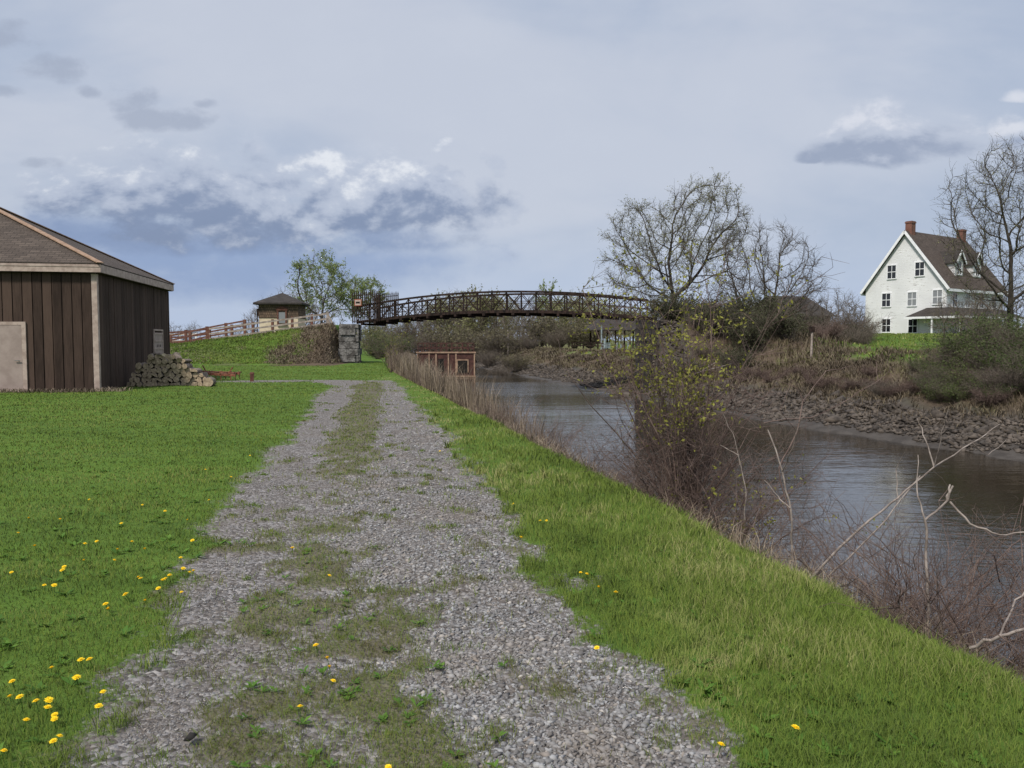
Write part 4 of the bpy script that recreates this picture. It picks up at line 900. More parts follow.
# porch
pe = 2.15; pt = 3.15; mb = MB(); q = 1.7; dq = 2.4
e = [(-q,3.5,pe),(-q,-dq,pe),(Lh+.2,-dq,pe)]; i_ = [(0,2.0,pt),(0,0,pt),(Lh+.2,0,pt)]
mb.poly([e[0], e[1], i_[1], i_[0]][::-1]); mb.poly([e[1], e[2], i_[2], i_[1]]); mb.poly([e[0], i_[0], (0,3.5,pe)][::-1])
mb.poly([e[0], (0,3.5,pe), (0,0,pe), e[1]]); mb.poly([e[1], (0,0,pe), (Lh+.2,0,pe), e[2]]); pr = mb.build('porch_roof', M_darkroof, house)
mb = MB(); mb.box((-q-.06,-dq-.06,pe-.18),(-q+.02,3.52,pe+.03)); mb.box((-q+.022,-dq-.06,pe-.18),(Lh+.2,-dq+.02,pe+.03)); mb.build('porch_fascia', M_white, pr)
for x_, y_ in ((-q+.12,-dq+.15),(1.6,-dq+.15),(4.8,-dq+.15),(8.0,-dq+.15),(11.2,-dq+.15),(-q+.12,.6)): mb = MB(); mb.box((x_-.08,y_-.08,-.4),(x_+.08,y_+.08,pe-.182)); mb.build('porch_post', M_white, house)

# ------------------------------------------------------------------ dark sheds at right, pavilion, small far things
def shed(name, px, py_ridge, Yd, w_, d_, eave, rz, wall, roofm, label, gz=None, ridge_axis='x'):
    p = at(px, py_ridge, Yd); g0 = (gz if gz is not None else hz(p.x, Yd)); rh = p.z-g0; root = empty(name, (p.x,Yd,g0), rz, label=label, cat='shed')
    mb = MB(); mb.box((-w_/2,-d_/2,-.5),(w_/2,d_/2,eave)); mb.poly([(-w_/2,-d_/2,eave),(-w_/2,d_/2,eave),(-w_/2,0,rh-.05)][::-1]); mb.poly([(w_/2,-d_/2,eave),(w_/2,d_/2,eave),(w_/2,0,rh-.05)]); mb.build('wall', wall, root)
    mb = MB(); o_ = .4; s_ = (rh-eave)/(d_/2)
    for k in (-1,1):
        P4 = [(-w_/2-o_,k*(d_/2+o_),eave-o_*s_),(w_/2+o_,k*(d_/2+o_),eave-o_*s_),(w_/2+o_,0,rh),(-w_/2-o_,0,rh)]
        if k > 0: P4 = [P4[1],P4[0],P4[3],P4[2]]
        mb.hexa(P4+[(a[0],a[1],a[2]+.1) for a in P4])
    mb.build('roof', roofm, root); return root
sd = shed('dark_shed', 786, 297, 80, 3.6, 9.5, 2.3, R(12), M_boards, M_darkroof, 'dark low barn with broad roof behind the bare tree at right')
s2 = shed('low_shed', 728, 309, 84, 7.5, 6.0, 2.4, R(-6), M_boards, M_darkroof, 'long low dark roofed shed behind the thicket beside the bridge')
mb = MB(); zc = at(708,303,84).z-s2.location.z; mb.box((-2.6,-.3,1.5),(-1.6,.5,zc)); mb.build('chimney', M_ashlar, s2)
PV = at(620,346,108); pav = empty('picnic_pavilion', (PV.x,108,hz(PV.x,108)), R(6), label='open picnic pavilion with low dark roof across the canal', cat='pavilion')
hzp = hz(PV.x,108); ev = at(600,330,108).z-hzp; pk_ = at(600,316,108).z-hzp
mb = MB(); a_, b_ = 4.6, 3.0; c4 = [Vector((a_,-b_,ev)),Vector((a_,b_,ev)),Vector((-a_,b_,ev)),Vector((-a_,-b_,ev))]; r1, r2 = Vector((2.6,0,pk_)), Vector((-2.6,0,pk_))
mb.poly([c4[3],c4[0],r1,r2]); mb.poly([c4[1],c4[2],r2,r1]); mb.poly([c4[0],c4[1],r1]); mb.poly([c4[2],c4[3],r2]); mb.poly([c-Vector((0,0,.12)) for c in c4][::-1])
for i in range(4): mb.poly([c4[i]-Vector((0,0,.12)), c4[(i+1)%4]-Vector((0,0,.12)), c4[(i+1)%4], c4[i]])
mb.build('roof', M_darkroof, pav)
for x_ in (-3.6,-1.2,1.2,3.6):
    for y_ in (-2.4,2.4): mb = MB(); mb.box((x_-.1,y_-.1,-.3),(x_+.1,y_+.1,ev-.125)); mb.build('post', M_iron, pav)
mb = MB(); mb.box((-3.1,-2.3,0.1),(-1.9,-2.2,.8)); mb.box((-3.05,-2.35,.81),(-1.95,-1.6,.86)); mb.build('panel', M_blue, pav)
def pole(name, px, py0, py1, Yd, r_, mat, label, cat, top=None):
    a = at(px, py1, Yd); b2 = at(px, py0, Yd); z0_ = hz(a.x, Yd)-.2; mb = MB(); mb.tube((0,0,0),(0,0,b2.z-z0_),r_,r_*.85,7); o = mb.build(name, mat); o.location = (a.x,Yd,z0_); return tag(o, label, cat)
pole('utility_pole', 508, 330, 350, 112, .13, M_greywood, 'short pale pole standing before the trees under the bridge', 'pole')
pole('flag_pole', 601.5, 325, 343, 104, .11, M_blue, 'thin pale pole in front of the picnic pavilion', 'pole')
for k, px_ in enumerate((604.7, 616.8, 621.3, 628.3)):
    o = pole('bollard', px_, 339.5, 348, 96, .13, M_blue, 'pale grey post by the pavilion, '+['first from the left','second from the left','third from the left','rightmost of the four'][k], 'bollard'); o['group'] = 'pale posts by the pavilion'
pp = [at(x_, 346, 100) for x_ in (572,583,594,605)]
rail_fence('low_fence', [(p.x, 100.0, hz(p.x,100)) for p in pp], (.55,.9), 1.0, 'low dark rail fence on the grass left of the pavilion', lambda i: M_iron, lambda i: M_iron, .1, .05)
p = at(811,362,44); mb = MB(); mb.tube((0,0,-.3),(.03,0,1.55),.07,.055,7); o = mb.build('stake', M_greywood); o.location = (p.x,44,hz(p.x,44)); tag(o, 'pale upright stake with rusty cap on the weedy far bank', 'post')
mb = MB(); mb.box((-.1,-.09,1.5),(.14,.09,1.8)); mb.build('cap', M_iron, o)
sx_, sy_ = 6.0, 48.6; p = atz(620,393,WZ+.2); mb = MB()
mb.hexa([(-.7,-.5,0),(.8,-.6,-.03),(.75,.6,.1),(-.6,.5,.1),(-.62,-.42,.22),(.72,-.5,.17),(.68,.5,.36),(-.5,.45,.38)]); o = mb.build('stone_slab', M_rock); o.location = (p.x,p.y,WZ-.0); tag(o, 'flat grey stone slab at the water edge beside the dark pier', 'rock')

# ------------------------------------------------------------------ trees
def local(px, py, Yd, bx, by, bz): q = at(px, py, Yd); return np.array([q.x-bx, q.y-by, q.z-bz])
M_limb = noisy('dark limbs', (0.050,0.042,0.034), (0.095,0.080,0.064), 3, 0.9, 0)
# big bare tree right of the bridge
Yd = 66; b0 = at(676, 345, Yd); bz = hz(b0.x, Yd); ps = 1/F*Yd
def lob(px, py, rx, ry, dy=0): q = local(px, py, Yd, b0.x, Yd, bz); return (q[0], dy, q[2], rx*ps, rx*ps*0.8, ry*ps)
T1 = make_tree('budding_tree', [lob(640,238,36,36,-.5), lob(706,222,46,44,.5), lob(668,262,48,42), lob(625,270,22,34,.8), lob(722,258,26,36,-.8)], (0,0,-.3), (.15,0,2.0), 1900, .40, 3, .55, 4, .013, .019, M_bud, 22000, .048, .26, infl=5.5, twm=M_limb, label='tall rounded budding tree behind the right end of the bridge')
T1.location = (b0.x, Yd, bz)
Yd = 60; b0 = at(762, 345, Yd); bz = hz(b0.x, Yd); ps = 1/F*Yd
T2 = make_tree('bare_tree', [lob(742,268,34,44,-.5), lob(785,272,38,48,.5), lob(765,300,60,34), lob(805,290,24,34)], (0,0,-.3), (.1,0,1.6), 1500, .38, 9, .55, 4, .012, .018, None, 0, infl=5.0, rmax=.22, twm=M_limb, label='bare spreading tree standing right of the tall budding tree')
T2.location = (b0.x, Yd, bz)
Yd = 52; b0 = at(1006, 335, Yd); bz = hz(b0.x, Yd); ps = 1/F*Yd
T3 = make_tree('bare_tree', [lob(975,220,42,60,-.5), lob(1020,200,46,62,.5), lob(1060,230,40,60,.3), lob(1000,270,50,45,-.6)], (0,0,-.3), (.1,0,1.2), 1800, .40, 14, .6, 4, .012, .019, M_bud, 5000, .045, .27, infl=5.5, twm=M_limb, label='large bare tree in front of the white farmhouse at right edge')
T3.location = (b0.x, Yd, bz)
# leafy trees behind the hut
Yd = 92; b0 = at(322, 345, Yd); bz = 1.2; ps = 1/F*Yd
T4 = make_tree('leafy_tree', [lob(322,285,27,30), lob(343,297,24,24,.6), lob(305,300,16,22,-.6)], (0,0,-.6), (0,0,1.8), 600, .45, 21, .7, 3, .013, .022, M_green, 17000, .085, .30, infl=5.5, label='fresh green leafy tree right behind the small hut')
T4.location = (b0.x, Yd, bz)
Yd = 98; b0 = at(370, 345, Yd); ps = 1/F*Yd
T5 = make_tree('leafy_tree', [lob(370,296,18,18), lob(358,302,12,16)], (0,0,-.6), (0,0,2.2), 300, .45, 25, .65, 3, .013, .022, M_green, 6500, .08, .25, infl=5.5, label='smaller pale green tree behind the picket barrier')
T5.location = (b0.x, Yd, bz)

# generic prototypes for the far woods (6 shapes), copied with their parts
def wood_proto(seed, h, wr, kind):
    lb = [(0,0,h*.62,wr,wr,h*.38), (wr*.3,wr*.2,h*.45,wr*.9,wr*.9,h*.33), (-wr*.3,-.2,h*.5,wr*.85,wr*.85,h*.36)]
    leaf, n_ = {'bare': (None, 0), 'bud': (M_bud, 2600), 'green': (M_green, 4200)}[kind]
    return make_tree({'bare':'bare_tree','bud':'budding_tree','green':'leafy_tree'}[kind], lb, (0,0,-.5), (0,0,h*.18), 260, .55, seed, .75, 3, .017, .026, leaf, n_, .13, .2, infl=6, cat='tree')
WP = [wood_proto(31,9,2.6,'bare'), wood_proto(32,8,2.3,'bare'), wood_proto(33,9,2.4,'bud'), wood_proto(34,7.5,2.6,'bud'), wood_proto(35,9,2.3,'green'), wood_proto(36,6,2.6,'bare')]
usedW = set(); rw = random.Random(4)
GN = {'bare': 'bare grey brown tree in the wood under and beyond the bridge', 'bud': 'olive budding tree in the wood under and beyond the bridge', 'green': 'green leaved tree in the wood beyond the bridge'}
KN = ['bare','bare','bud','bud','green','bare']
def wood(px, py_top, Yd, k, label=None, group='trees of the wood beyond the canal bridge'):
    o = WP[k] if k not in usedW else copy_tree(WP[k]); usedW.add(k); p = at(px, py_top, Yd); z0_ = hz(p.x, Yd); H0 = [9,8,9,7.5,9,6][k]
    s_ = (p.z-z0_)/H0; sxy = s_*rw.uniform(.9,1.25); return put(o, p.x, Yd, z0_, (sxy, sxy, s_), rw.uniform(0,6.28), label=label or GN[KN[k]], group=group)
tops = lambda x_: np.interp(x_, [385,420,440,470,500,530,548,565,590,620,660], [318,302,290,287,291,292,284,289,297,297,298])
for i in range(58):
    px_ = 372+ (i*37.7) % 290; Yd = rw.uniform(150, 205) if px_ > 470 else rw.uniform(200, 235)
    if i % 3 == 0 and px_ > 500: Yd = rw.uniform(124, 145)
    top = float(tops(px_)) + rw.uniform(0, 16); wood(px_, top, Yd, rw.choice([0,1,2,3,5,0,1,2]))
wood(549, 283, 165, 4, 'brightest green tree rising above the middle of the footbridge', 'trees of the wood beyond the canal bridge'); wood(470, 286, 190, 2); wood(440,291,190,2); wood(575, 288, 170, 1); wood(590, 292, 160, 3)
# trees along the left towpath beyond the bridge
for px_, top, Yd, k in ((374,326,84,3),(381,330,92,2),(388,334,100,3),(379,318,112,5),(392,338,120,3),(395,328,150,0),(372,322,100,2)):
    wood(px_, top, Yd, k, 'bushy olive tree beside the towpath left of the far water', 'low trees along the towpath beyond the bridge')
# low bare trees on the left horizon
for i in range(17):
    px_ = 160+i*9.5+rw.uniform(-4,4); Yd = rw.uniform(180, 240) if px_ < 245 else rw.uniform(100, 125)
    top = float(np.interp(px_, [165,190,215,240,262,285,300,330], [322,320,324,322,300,288,290,300]))+rw.uniform(-2,5); wood(px_, top, Yd, rw.choice([0,1,5]), 'bare tree on the left horizon behind the hut and fences', 'bare trees on the left horizon')
# dark trees filling right of the bridge
for px_, top, Yd, k in ((658,304,78,1),(672,306,74,5),(690,304,64,5),(706,308,62,1),(722,300,64,5),(740,302,62,0),(756,304,64,5),(774,304,58,1),(792,308,60,5),(838,286,78,1),(850,292,76,0),(826,298,70,5),(812,300,66,1),(843,302,62,5),(860,305,80,5),(700,318,58,5),(730,320,56,5),(760,318,56,5),(805,316,60,5)):
    wood(px_, top, Yd, k, 'bare brushy tree between the dark sheds and the farmhouse' if px_ > 750 else 'bare brushy tree behind the right bridge pier', 'bare brushy trees on the right bank')
for k in range(6):
    if k not in usedW: wood(600, 300, 190, k)

for px_, top, Yd, k in ((962,292,66,5),(980,286,62,1),(998,284,60,5),(1018,280,62,0),(945,300,60,5)): wood(px_, top, Yd, k, 'thin bare brushy tree in front of the farmhouse porch', 'bare brush before the farmhouse porch')
# ------------------------------------------------------------------ shrubs
def shrub_proto(name, seed, n_stem, H, spread, r0, twm, leaf=None, leaf_n=0, leaf_s=.04, tw=2, twL=.35, droop=.35, levels=2, segs=6, leaf_z=0):
    rs = np.random.RandomState(seed); S0, S1, Ra, Rb, tp, td = [], [], [], [], [], []
    for _ in range(n_stem):
        a = rs.rand()*6.283; p = np.array([math.cos(a), math.sin(a), 0])*rs.rand()**.5*spread*.07; h_ = H*(.45+.6*rs.rand()); out_ = spread*(.3+rs.rand())
        v_ = np.array([math.cos(a)*out_, math.sin(a)*out_, h_])/segs; r_ = r0*(.5+.7*rs.rand())
        for k in range(segs):
            lim = np.hypot(v_[0], v_[1])/(abs(h_)/segs*(.45 if H > 2.8 else .9)); v_[:2] = v_[:2]/max(1.0, lim); v_ = v_+np.append(rs.randn(2)*.14, -droop*k/segs*.28)*h_/segs; q = p+v_; rr = r_*(1-k/segs*.75); S0.append(p); S1.append(q); Ra.append(rr); Rb.append(r_*(1-(k+1)/segs*.75)); p = q
            if k >= 1: tp.append(p); td.append(v_/np.linalg.norm(v_))
    t0, t1, ta, tb, T = twigs(np.array(tp), np.array(td), tw, twL, r0*.33, rs, up=.2, levels=levels, spread=.9)
    V1, F1 = seg_mesh(S0, S1, Ra, Rb, 5); V2, F2 = seg_mesh(t0, t1, ta, tb, 3)
    root = empty(name, (0,0,0), cat='shrub'); mesh_np('stems', [(V1, F1, 0), (V2, F2, 0)], twm, root)
    if leaf is not None:
        k_ = rs.randint(0, len(T), leaf_n); P_ = T[k_]+rs.randn(leaf_n,3)*leaf_s*1.2; nz = fbm(P_[:,0]*2/H+seed, P_[:,1]*2/H+P_[:,2]*2/H, 3); P_ = P_[(nz > .42) & (P_[:,2] > leaf_z*(.7+.6*rs.rand(leaf_n)))]
        V3, F3 = leaf_mesh(P_, leaf_s, rs); mesh_np('foliage', [(V3, F3, 0)], leaf, root, rnd=np.repeat(rs.rand(len(P_)), 4))
    return root
# bare brush along the near bank
BP = [shrub_proto('bare_shrub', 51+i, 12, 1.3, .95, .0068, M_twigred, tw=2, twL=.26, droop=.7) for i in range(4)]
usedB = set(); rbk = random.Random(9)
def brush(x_, y_, s_, label, group, k=None, dz=0):
    k = rbk.randrange(4) if k is None else k; o = BP[k] if k not in usedB else copy_tree(BP[k]); usedB.add(k)
    return put(o, x_, y_, hz(x_, y_)+dz, s_, rbk.uniform(0,6.28), label=label, group=group)
G_ = 'bare shrubs along the near bank'
y_ = 4.0
while y_ < 44:
    e_ = float(xb(y_)); n_ = 2 if y_ < 12 else 2
    for j in range(n_):
        if 5.1 < y_ < 8.5 and j == 1 and rbk.random() < .5: continue
        s_ = rbk.uniform(.55,.85)*(1.0 if y_ < 30 else 1.25); brush(e_+.35+j*.5+rbk.uniform(-.1,.35), y_+rbk.uniform(-.2,.2), s_, 'bare reddish brown shrub at the water side edge of the grass', G_)
    y_ += .50+.045*y_
for x_, y_, s_ in ((3.25,4.9,1.2),(3.7,5.3,1.5),(3.1,5.4,1.1),(4.0,5.8,1.7),(3.4,6.2,1.4),(3.9,5.0,1.4),(3.6,5.0,1.2),(4.3,6.3,1.8),(3.9,6.8,1.6),(4.4,7.0,1.7),(3.0,5.9,1.1),(3.3,6.9,1.2)):
    brush(x_, y_, s_, 'dense bare brush at the right edge above the water', 'dense brush at the right edge of the near bank')
for x_, y_, s_ in ((2.1,9.0,1.2),(2.2,9.3,1.3),(2.0,9.6,1.2),(2.4,8.9,1.2),(2.5,9.6,1.3),(2.5,8.4,1.0)):
    brush(x_, y_, s_, 'bare stems crowded around the yellow leaved bush', 'bare stems around the yellow leaved bush')
for k in range(4):
    if k not in usedB: brush(2.5, 7, .8, 'bare reddish brown shrub at the water side edge of the grass', G_, k)
VB = shrub_proto('vine_tangle', 61, 55, 2.0, .40, .012, M_twigred, tw=1, twL=.35, droop=.1)
put(VB, 2.0, 9.1, hz(2.0,9.1)-.1, 1.0, .5, label='dense upright tangle of brown stems at the foot of the tall yellow leaved bush')
# yellow leaved tall bush
Y1 = shrub_proto('yellow_leaved_bush', 71, 34, 3.1, .50, .012, M_twigred, M_yel, 5200, .021, tw=3, twL=.34, droop=.10, leaf_z=1.3)
put(Y1, 2.02, 9.3, hz(1.7,9.6)-.1, 1.0, .5, label='tall bush with sparse yellow green leaves on the near bank before the pier')
Y2 = shrub_proto('yellow_leaved_bush', 72, 12, 1.7, .9, .009, M_twigred, M_yel, 1300, .019, tw=2, twL=.35, droop=.4)
put(Y2, 2.9, 8.9, hz(2.9,8.9), .95, 2, label='smaller yellow leaved bush low over the water right of the tall one')
Y3 = shrub_proto('yellow_leaved_bush', 73, 8, 1.6, .45, .010, M_twigred, M_yel, 420, .022, tw=2, twL=.35, droop=.1)
put(Y3, -6.3, 41.0, hz(-6.3,41), 1.7, 2, label='small yellow green leaved sapling growing in front of the red barge')

# pale dead branches leaning over the water, traced in depth
def branch(name, lines, label, mat=None, cat='branch'):
    """lines: list of (points [(px,py,Y)...], r0, r1); bent tapered limbs"""
    S0, S1, Ra, Rb = [], [], [], []; rs = np.random.RandomState(len(label))
    for pts, r0, r1 in lines:
        P_ = [at(*p) for p in pts]; full = []
        for a, b2 in zip(P_[:-1], P_[1:]):
            n_ = 4
            for k in range(n_): full.append(np.array(a.lerp(b2, k/n_))+(rs.randn(3)*.0045 if k else 0))
        full.append(np.array(P_[-1])); m_ = len(full)
        for k in range(m_-1): S0.append(full[k]); S1.append(full[k+1]); Ra.append((r0+(r1-r0)*k/(m_-1))*.68); Rb.append((r0+(r1-r0)*(k+1)/(m_-1))*.68)
    o0 = np.array(S0[0]); V, Fc = seg_mesh(np.array(S0)-o0, np.array(S1)-o0, Ra, Rb, 7); o = mesh_np(name, [(V, Fc, 0)], mat or M_twiggrey, smooth=True); o.location = o0; return tag(o, label, cat)
branch('dead_sapling', [([(793,575,6.4),(792,545,6.5),(791,512,6.5),(782,470,6.6),(768,430,6.8)], .016, .008), ([(790,508,6.5),(778,496,6.6),(764,480,6.7)], .008, .004), ([(782,472,6.6),(792,450,6.4),(801,418,6.3)], .007, .003)], 'slim pale grey dead sapling standing at the edge of the grass', cat='sapling')
branch('leaning_branch', [([(800,590,5.9),(828,560,6.0),(870,520,6.1),(898,498,6.2),(934,467,6.4),(972,443,6.6),(1000,424,6.8)], .017, .006), ([(934,467,6.4),(925,439,6.5),(917,418,6.6)], .010, .004), ([(934,467,6.4),(941,440,6.3),(948,410,6.2)], .007, .003), ([(898,498,6.2),(896,470,6.3),(905,452,6.2)], .006, .003), ([(972,443,6.6),(988,455,6.6),(1006,440,6.7)], .006, .003)], 'longest pale branch leaning diagonally up over the water')
branch('leaning_branch', [([(815,592,6.1),(845,562,6.2),(886,520,6.3),(920,476,6.6)], .013, .007)], 'straight pale stick leaning just below the longest branch')
branch('bare_sapling', [([(930,650,5.1),(929,603,5.2),(926,560,5.25),(925,520,5.3),(947,501,5.4),(950,485,5.45)], .017, .009), ([(925,520,5.3),(917,490,5.4),(918,455,5.5)], .009, .004), ([(947,501,5.4),(953,486,5.4)], .012, .010), ([(950,502,5.4),(970,524,5.3),(1000,535,5.2),(1030,532,5.2)], .012, .007)], 'knobby grey sapling with a broken forked top over the water', cat='sapling')
branch('arching_branch', [([(790,520,6.9),(779,468,7.0),(797,432,7.1),(803,401,7.2),(826,371,7.4),(853,366,7.5)], .012, .004), ([(803,401,7.2),(797,388,7.2),(766,376,7.3)], .007, .003), ([(764,423,7.0),(797,419,7.1),(810,418,7.1),(840,404,7.2),(878,381,7.4),(876,362,7.5)], .007, .004), ([(797,432,7.1),(780,410,7.0),(792,380,7.1)], .005, .003), ([(878,381,7.4),(890,370,7.4)], .004, .002)], 'thin forked branches arching out above the canal right of the bush', M_twigred)
branch('curved_sapling', [([(745,520,7.6),(746,490,7.6),(738,455,7.7),(720,445,7.8)], .010, .005), ([(740,465,7.7),(735,440,7.8),(722,412,7.9)], .006, .003)], 'small curved grey sapling between the bush and the pale sapling', cat='sapling')
branch('driftwood', [([(970,648,4.40),(1000,636,4.3),(1030,628,4.3)], .014, .012), ([(1000,636,4.3),(1015,600,4.6),(1040,575,4.7)], .009, .007)], 'short grey stub of driftwood at the right bank corner')
branch('fallen_branch', [([(684,378,38),(700,372,39),(731,364,40)], .045, .03), ([(700,372,39),(716,362,39)], .03, .02)], 'pale fallen branch lying across the weeds of the far bank')

# ------------------------------------------------------------------ right bank bushes and thicket
def bush_proto(name, seed, H, W2, leaf, n_, ls, twm=None, st=40): return shrub_proto(name, seed, st, H, W2, .02, twm or M_barktwig, leaf, n_, ls, tw=3, twL=.5*H/2, droop=.5)
GB = [bush_proto('green_bush', 81, 2.2, 1.5, M_bush, 6000, .045), bush_proto('green_bush', 82, 1.8, 1.6, M_bush, 5000, .045)]
DB = [bush_proto('dark_thicket', 83, 2.6, 1.6, M_dark, 7000, .07, st=55), bush_proto('dark_thicket', 84, 2.3, 1.9, M_dark, 4500, .07, st=60)]
UB = [bush_proto('brown_brush', 87, 2.2, 1.6, M_under, 3500, .07, st=50)]
RB = [bush_proto('brown_brush', 85, 1.5, 1.1, None, 0, .05, M_barktwig, 60), bush_proto('brown_brush', 86, 1.2, 1.2, None, 0, .05, M_twigred, 60)]
ub = set()
def plant(protos, px, py_base, Yd, s_, label, group):
    k = rbk.randrange(len(protos)); src = protos[k]; o = src if src.name not in ub else copy_tree(src); ub.add(src.name); p = at(px, py_base, Yd)
    return put(o, p.x, Yd, hz(p.x, Yd)-.1, (s_*rbk.uniform(.95,1.2), s_*rbk.uniform(.95,1.2), s_), rbk.uniform(0,6.28), label=label, group=group)
def on_bank(px, s_off):
    rx = (px-512)/F; rx = rx/(math.cos(PITCH)-0.0)
    for yy in np.arange(20, 90, .25):
        if rx*yy > float(xf(yy))+s_off: return float(yy)
    return 60.0
for px_, so, s_ in ((918,6.6,.40),(932,6.0,.48),(945,6.8,.55),(930,5.0,.45),(958,6.6,.78),(972,7.2,.92),(948,5.2,.60),(985,6.4,.8),(1000,7.4,.9),(1014,6.6,.95),(966,5.2,.62),(980,5.0,.55),(995,4.8,.5),(1026,7.4,1.0),(940,4.4,.45),(958,4.4,.5),(1010,9.5,.9),(990,9.5,.85),(1035,5.5,.9)):
    plant(GB, px_, 380, on_bank(px_, so), s_*.85, 'leafy green bush on the right bank below the farmhouse', 'green bushes on the right bank')
for px_, Yd, s_ in ((668,53,.75),(684,55,.85),(700,56,.9),(716,54,.85),(732,56,.95),(748,54,.9),(764,55,.9),(780,57,.85),(795,56,.75),(810,58,.65),(700,64,1.1),(722,66,1.15),(745,65,1.1),(768,66,1.05),(788,67,.95),(725,50,.75),(745,49,.7),(705,50,.75),(764,50,.7),(826,60,.7),(842,62,.65),(690,48,.6),(736,47,.6),(778,50,.6)):
    plant(DB, px_, 380, Yd, s_, 'dark tangled bush in the thicket right of the bridge pier', 'dark thicket bushes right of the bridge')
for i in range(46):
    px_ = 650+i*8.4+rbk.uniform(-6,6); e_ = 0
    r = ray(px_, 400); Yd = 30.0
    for yy in np.arange(22, 60, .5):
        if r.x/r.y*yy > float(xf(yy))+4.2+rbk.uniform(-.2,2.6): Yd = yy; break
    plant(RB, px_, 400, Yd, rbk.uniform(.30,.55) if px_ < 960 else rbk.uniform(.5,.75), 'low brown leafless brush on the slope of the right bank', 'brown brush on the right bank slope')
for px_, Yd, s_ in ((840,60,.9),(852,58,.9),(826,52,.8),(846,64,1.2),(833,66,1.3),(818,56,1.0),(858,66,.9)):
    plant(RB, px_, 380, Yd, s_*1.35, 'bare brown bush left of the farmhouse', 'bare brown bushes left of the farmhouse')
for px_, Yd, s_ in ((500,82,1.0),(515,84,.9),(488,100,1.4),(500,112,1.8),(478,118,2.0),(520,120,2.0),(540,122,2.1),(462,150,2.3),(445,170,2.6),(430,185,2.6),(415,200,2.6),(555,118,1.8),(575,120,1.7),(400,205,2.4),(590,124,1.8),(530,112,1.2),(560,126,2.2)):
    plant([UB[0], RB[0]], px_, 350, Yd, s_, 'brown undergrowth bush at the foot of the wood beyond the bridge', 'undergrowth of the wood beyond the bridge')
for px_, Yd, s_ in ((378,72,.75),(384,80,1.0),(390,92,1.1),(394,106,1.2),(398,122,1.3),(372,90,1.2),(401,140,1.4)):
    o = plant(GB, px_, 355, Yd, s_, 'green bush lining the towpath beyond the abutment', 'green bushes along the towpath')

# ------------------------------------------------------------------ dry weeds and reeds (uncountable)
def bank_pts(n, y0, y1, s0, s1, f=xb, rs=rng, power=1.0):
    y = y0*(y1/y0)**(rs.rand(n)**power); return f(y)+s0+(s1-s0)*rs.rand(n), y
x, y = bank_pts(11000, 12, 62, .0, 1.7); n_ = fbm(x*1.4, y*1.4, 3); ok = rng.rand(len(x)) < sst(n_, .3, .55)*sst(y, 12, 24); x, y = x[ok], y[ok]
h = (.45+1.0*rng.rand(len(x)))*(.35+.65*sst(y, 10, 22))*(1+.25*sst(y, 30, 40))+.1; tag(blades('dead_reeds', x, y, height(x, y), h, np.maximum(.012, .0007*y), M_weed, .35), 'dry brown weeds and reeds along the near bank before the barge', 'weeds', kind='stuff')
x, y = bank_pts(9000, 3.2, 30, .05, .8); h = .12+.25*rng.rand(len(x)); tag(blades('dry_bank_grass', x, y, height(x, y), h, np.maximum(.004, .001*y), M_weed, .8), 'dry straw coloured grass tufts along the edge of the near bank', 'grass', kind='stuff')
x, y = bank_pts(100000, 18, 150, 1.8, 10.5, xf); n_ = fbm(x*.5, y*.5, 4); d_ = x-xf(y); ok = rng.rand(len(x)) < sst(n_, .32, .55)*(.12+.88*sst(d_, 2.6, 4.4)); x, y = x[ok], y[ok]
h = (.10+.36*rng.rand(len(x)))*(.4+n_[ok]); tag(blades('far_bank_weeds', x, y, height(x, y)-.02, h, np.maximum(.02, .0010*y), M_scrub, 1.1), 'tangled dry brown weeds covering the slope of the far bank', 'weeds', kind='stuff')
x = 8+14*rng.rand(22000); y = 44+22*rng.rand(22000); ok = (x-xf(y) > 6) & (height(x, y) > .2) & (fbm(x*.6, y*.6, 3) > .4); x, y = x[ok], y[ok]
tag(blades('ramp_weeds', x, y, height(x, y)-.02, .2+.5*rng.rand(len(x)), np.full(len(x), .05), M_scrub, .8), 'dry weeds covering the slope right of the dark pier', 'weeds', kind='stuff')
M_emb = blade_mat('embankment brush', [(0.075,0.052,0.036),(0.13,0.10,0.07),(0.20,0.16,0.11),(0.12,0.13,0.04)], trans=0.1, big=0.5)
# embankment slope
x = -40+29*rng.rand(52000); y = 53+7.2*rng.rand(52000); n_ = fbm(x*.6, y*.6, 4); br = sst(x+(n_-.5)*9, -17.5, -14.2)
pick = rng.rand(len(x)) < np.clip(br+.12*(n_ > .55), 0, 1); z_ = height(x, y); keep = z_ > .05
a = keep & pick; tag(blades('embankment_weeds', x[a], y[a], z_[a]-.02, .08+.22*rng.rand(a.sum()), np.full(a.sum(), .045), M_emb, 1.2), 'dry brown brush on the embankment slope beside the abutment', 'weeds', kind='stuff')
a = keep & ~pick; tag(blades('embankment_grass', x[a], y[a], z_[a]-.02, .05+.12*rng.rand(a.sum()), np.full(a.sum(), .05), M_lawn, .8), 'rough green grass on the embankment slope', 'grass', kind='stuff')
# lawn on the right bank
x = 12+62*rng.rand(60000); y = 34+50*rng.rand(60000); ok = (x-xf(y) > 8) & (np.abs(x/y) < .72) & (x/y > .38); x, y = x[ok], y[ok]
tag(blades('far_lawn_grass', x, y, height(x, y)-.02, .08+.14*rng.rand(len(x)), np.full(len(x), .07), M_tall, .7), 'rough green lawn in front of the farmhouse', 'grass', kind='stuff')
# litter at the foot of the barn wall
x = -18+5.4*rng.rand(1500); y = 25.9+(x+13.6)*.18+(rng.rand(1500)-.9)*.6; tag(blades('wall_foot_weeds', x, y, height(x, y)-.01, .05+.16*rng.rand(1500), np.full(1500, .02), M_weed, .9), 'dry weeds at the foot of the barn wall', 'weeds', kind='stuff')

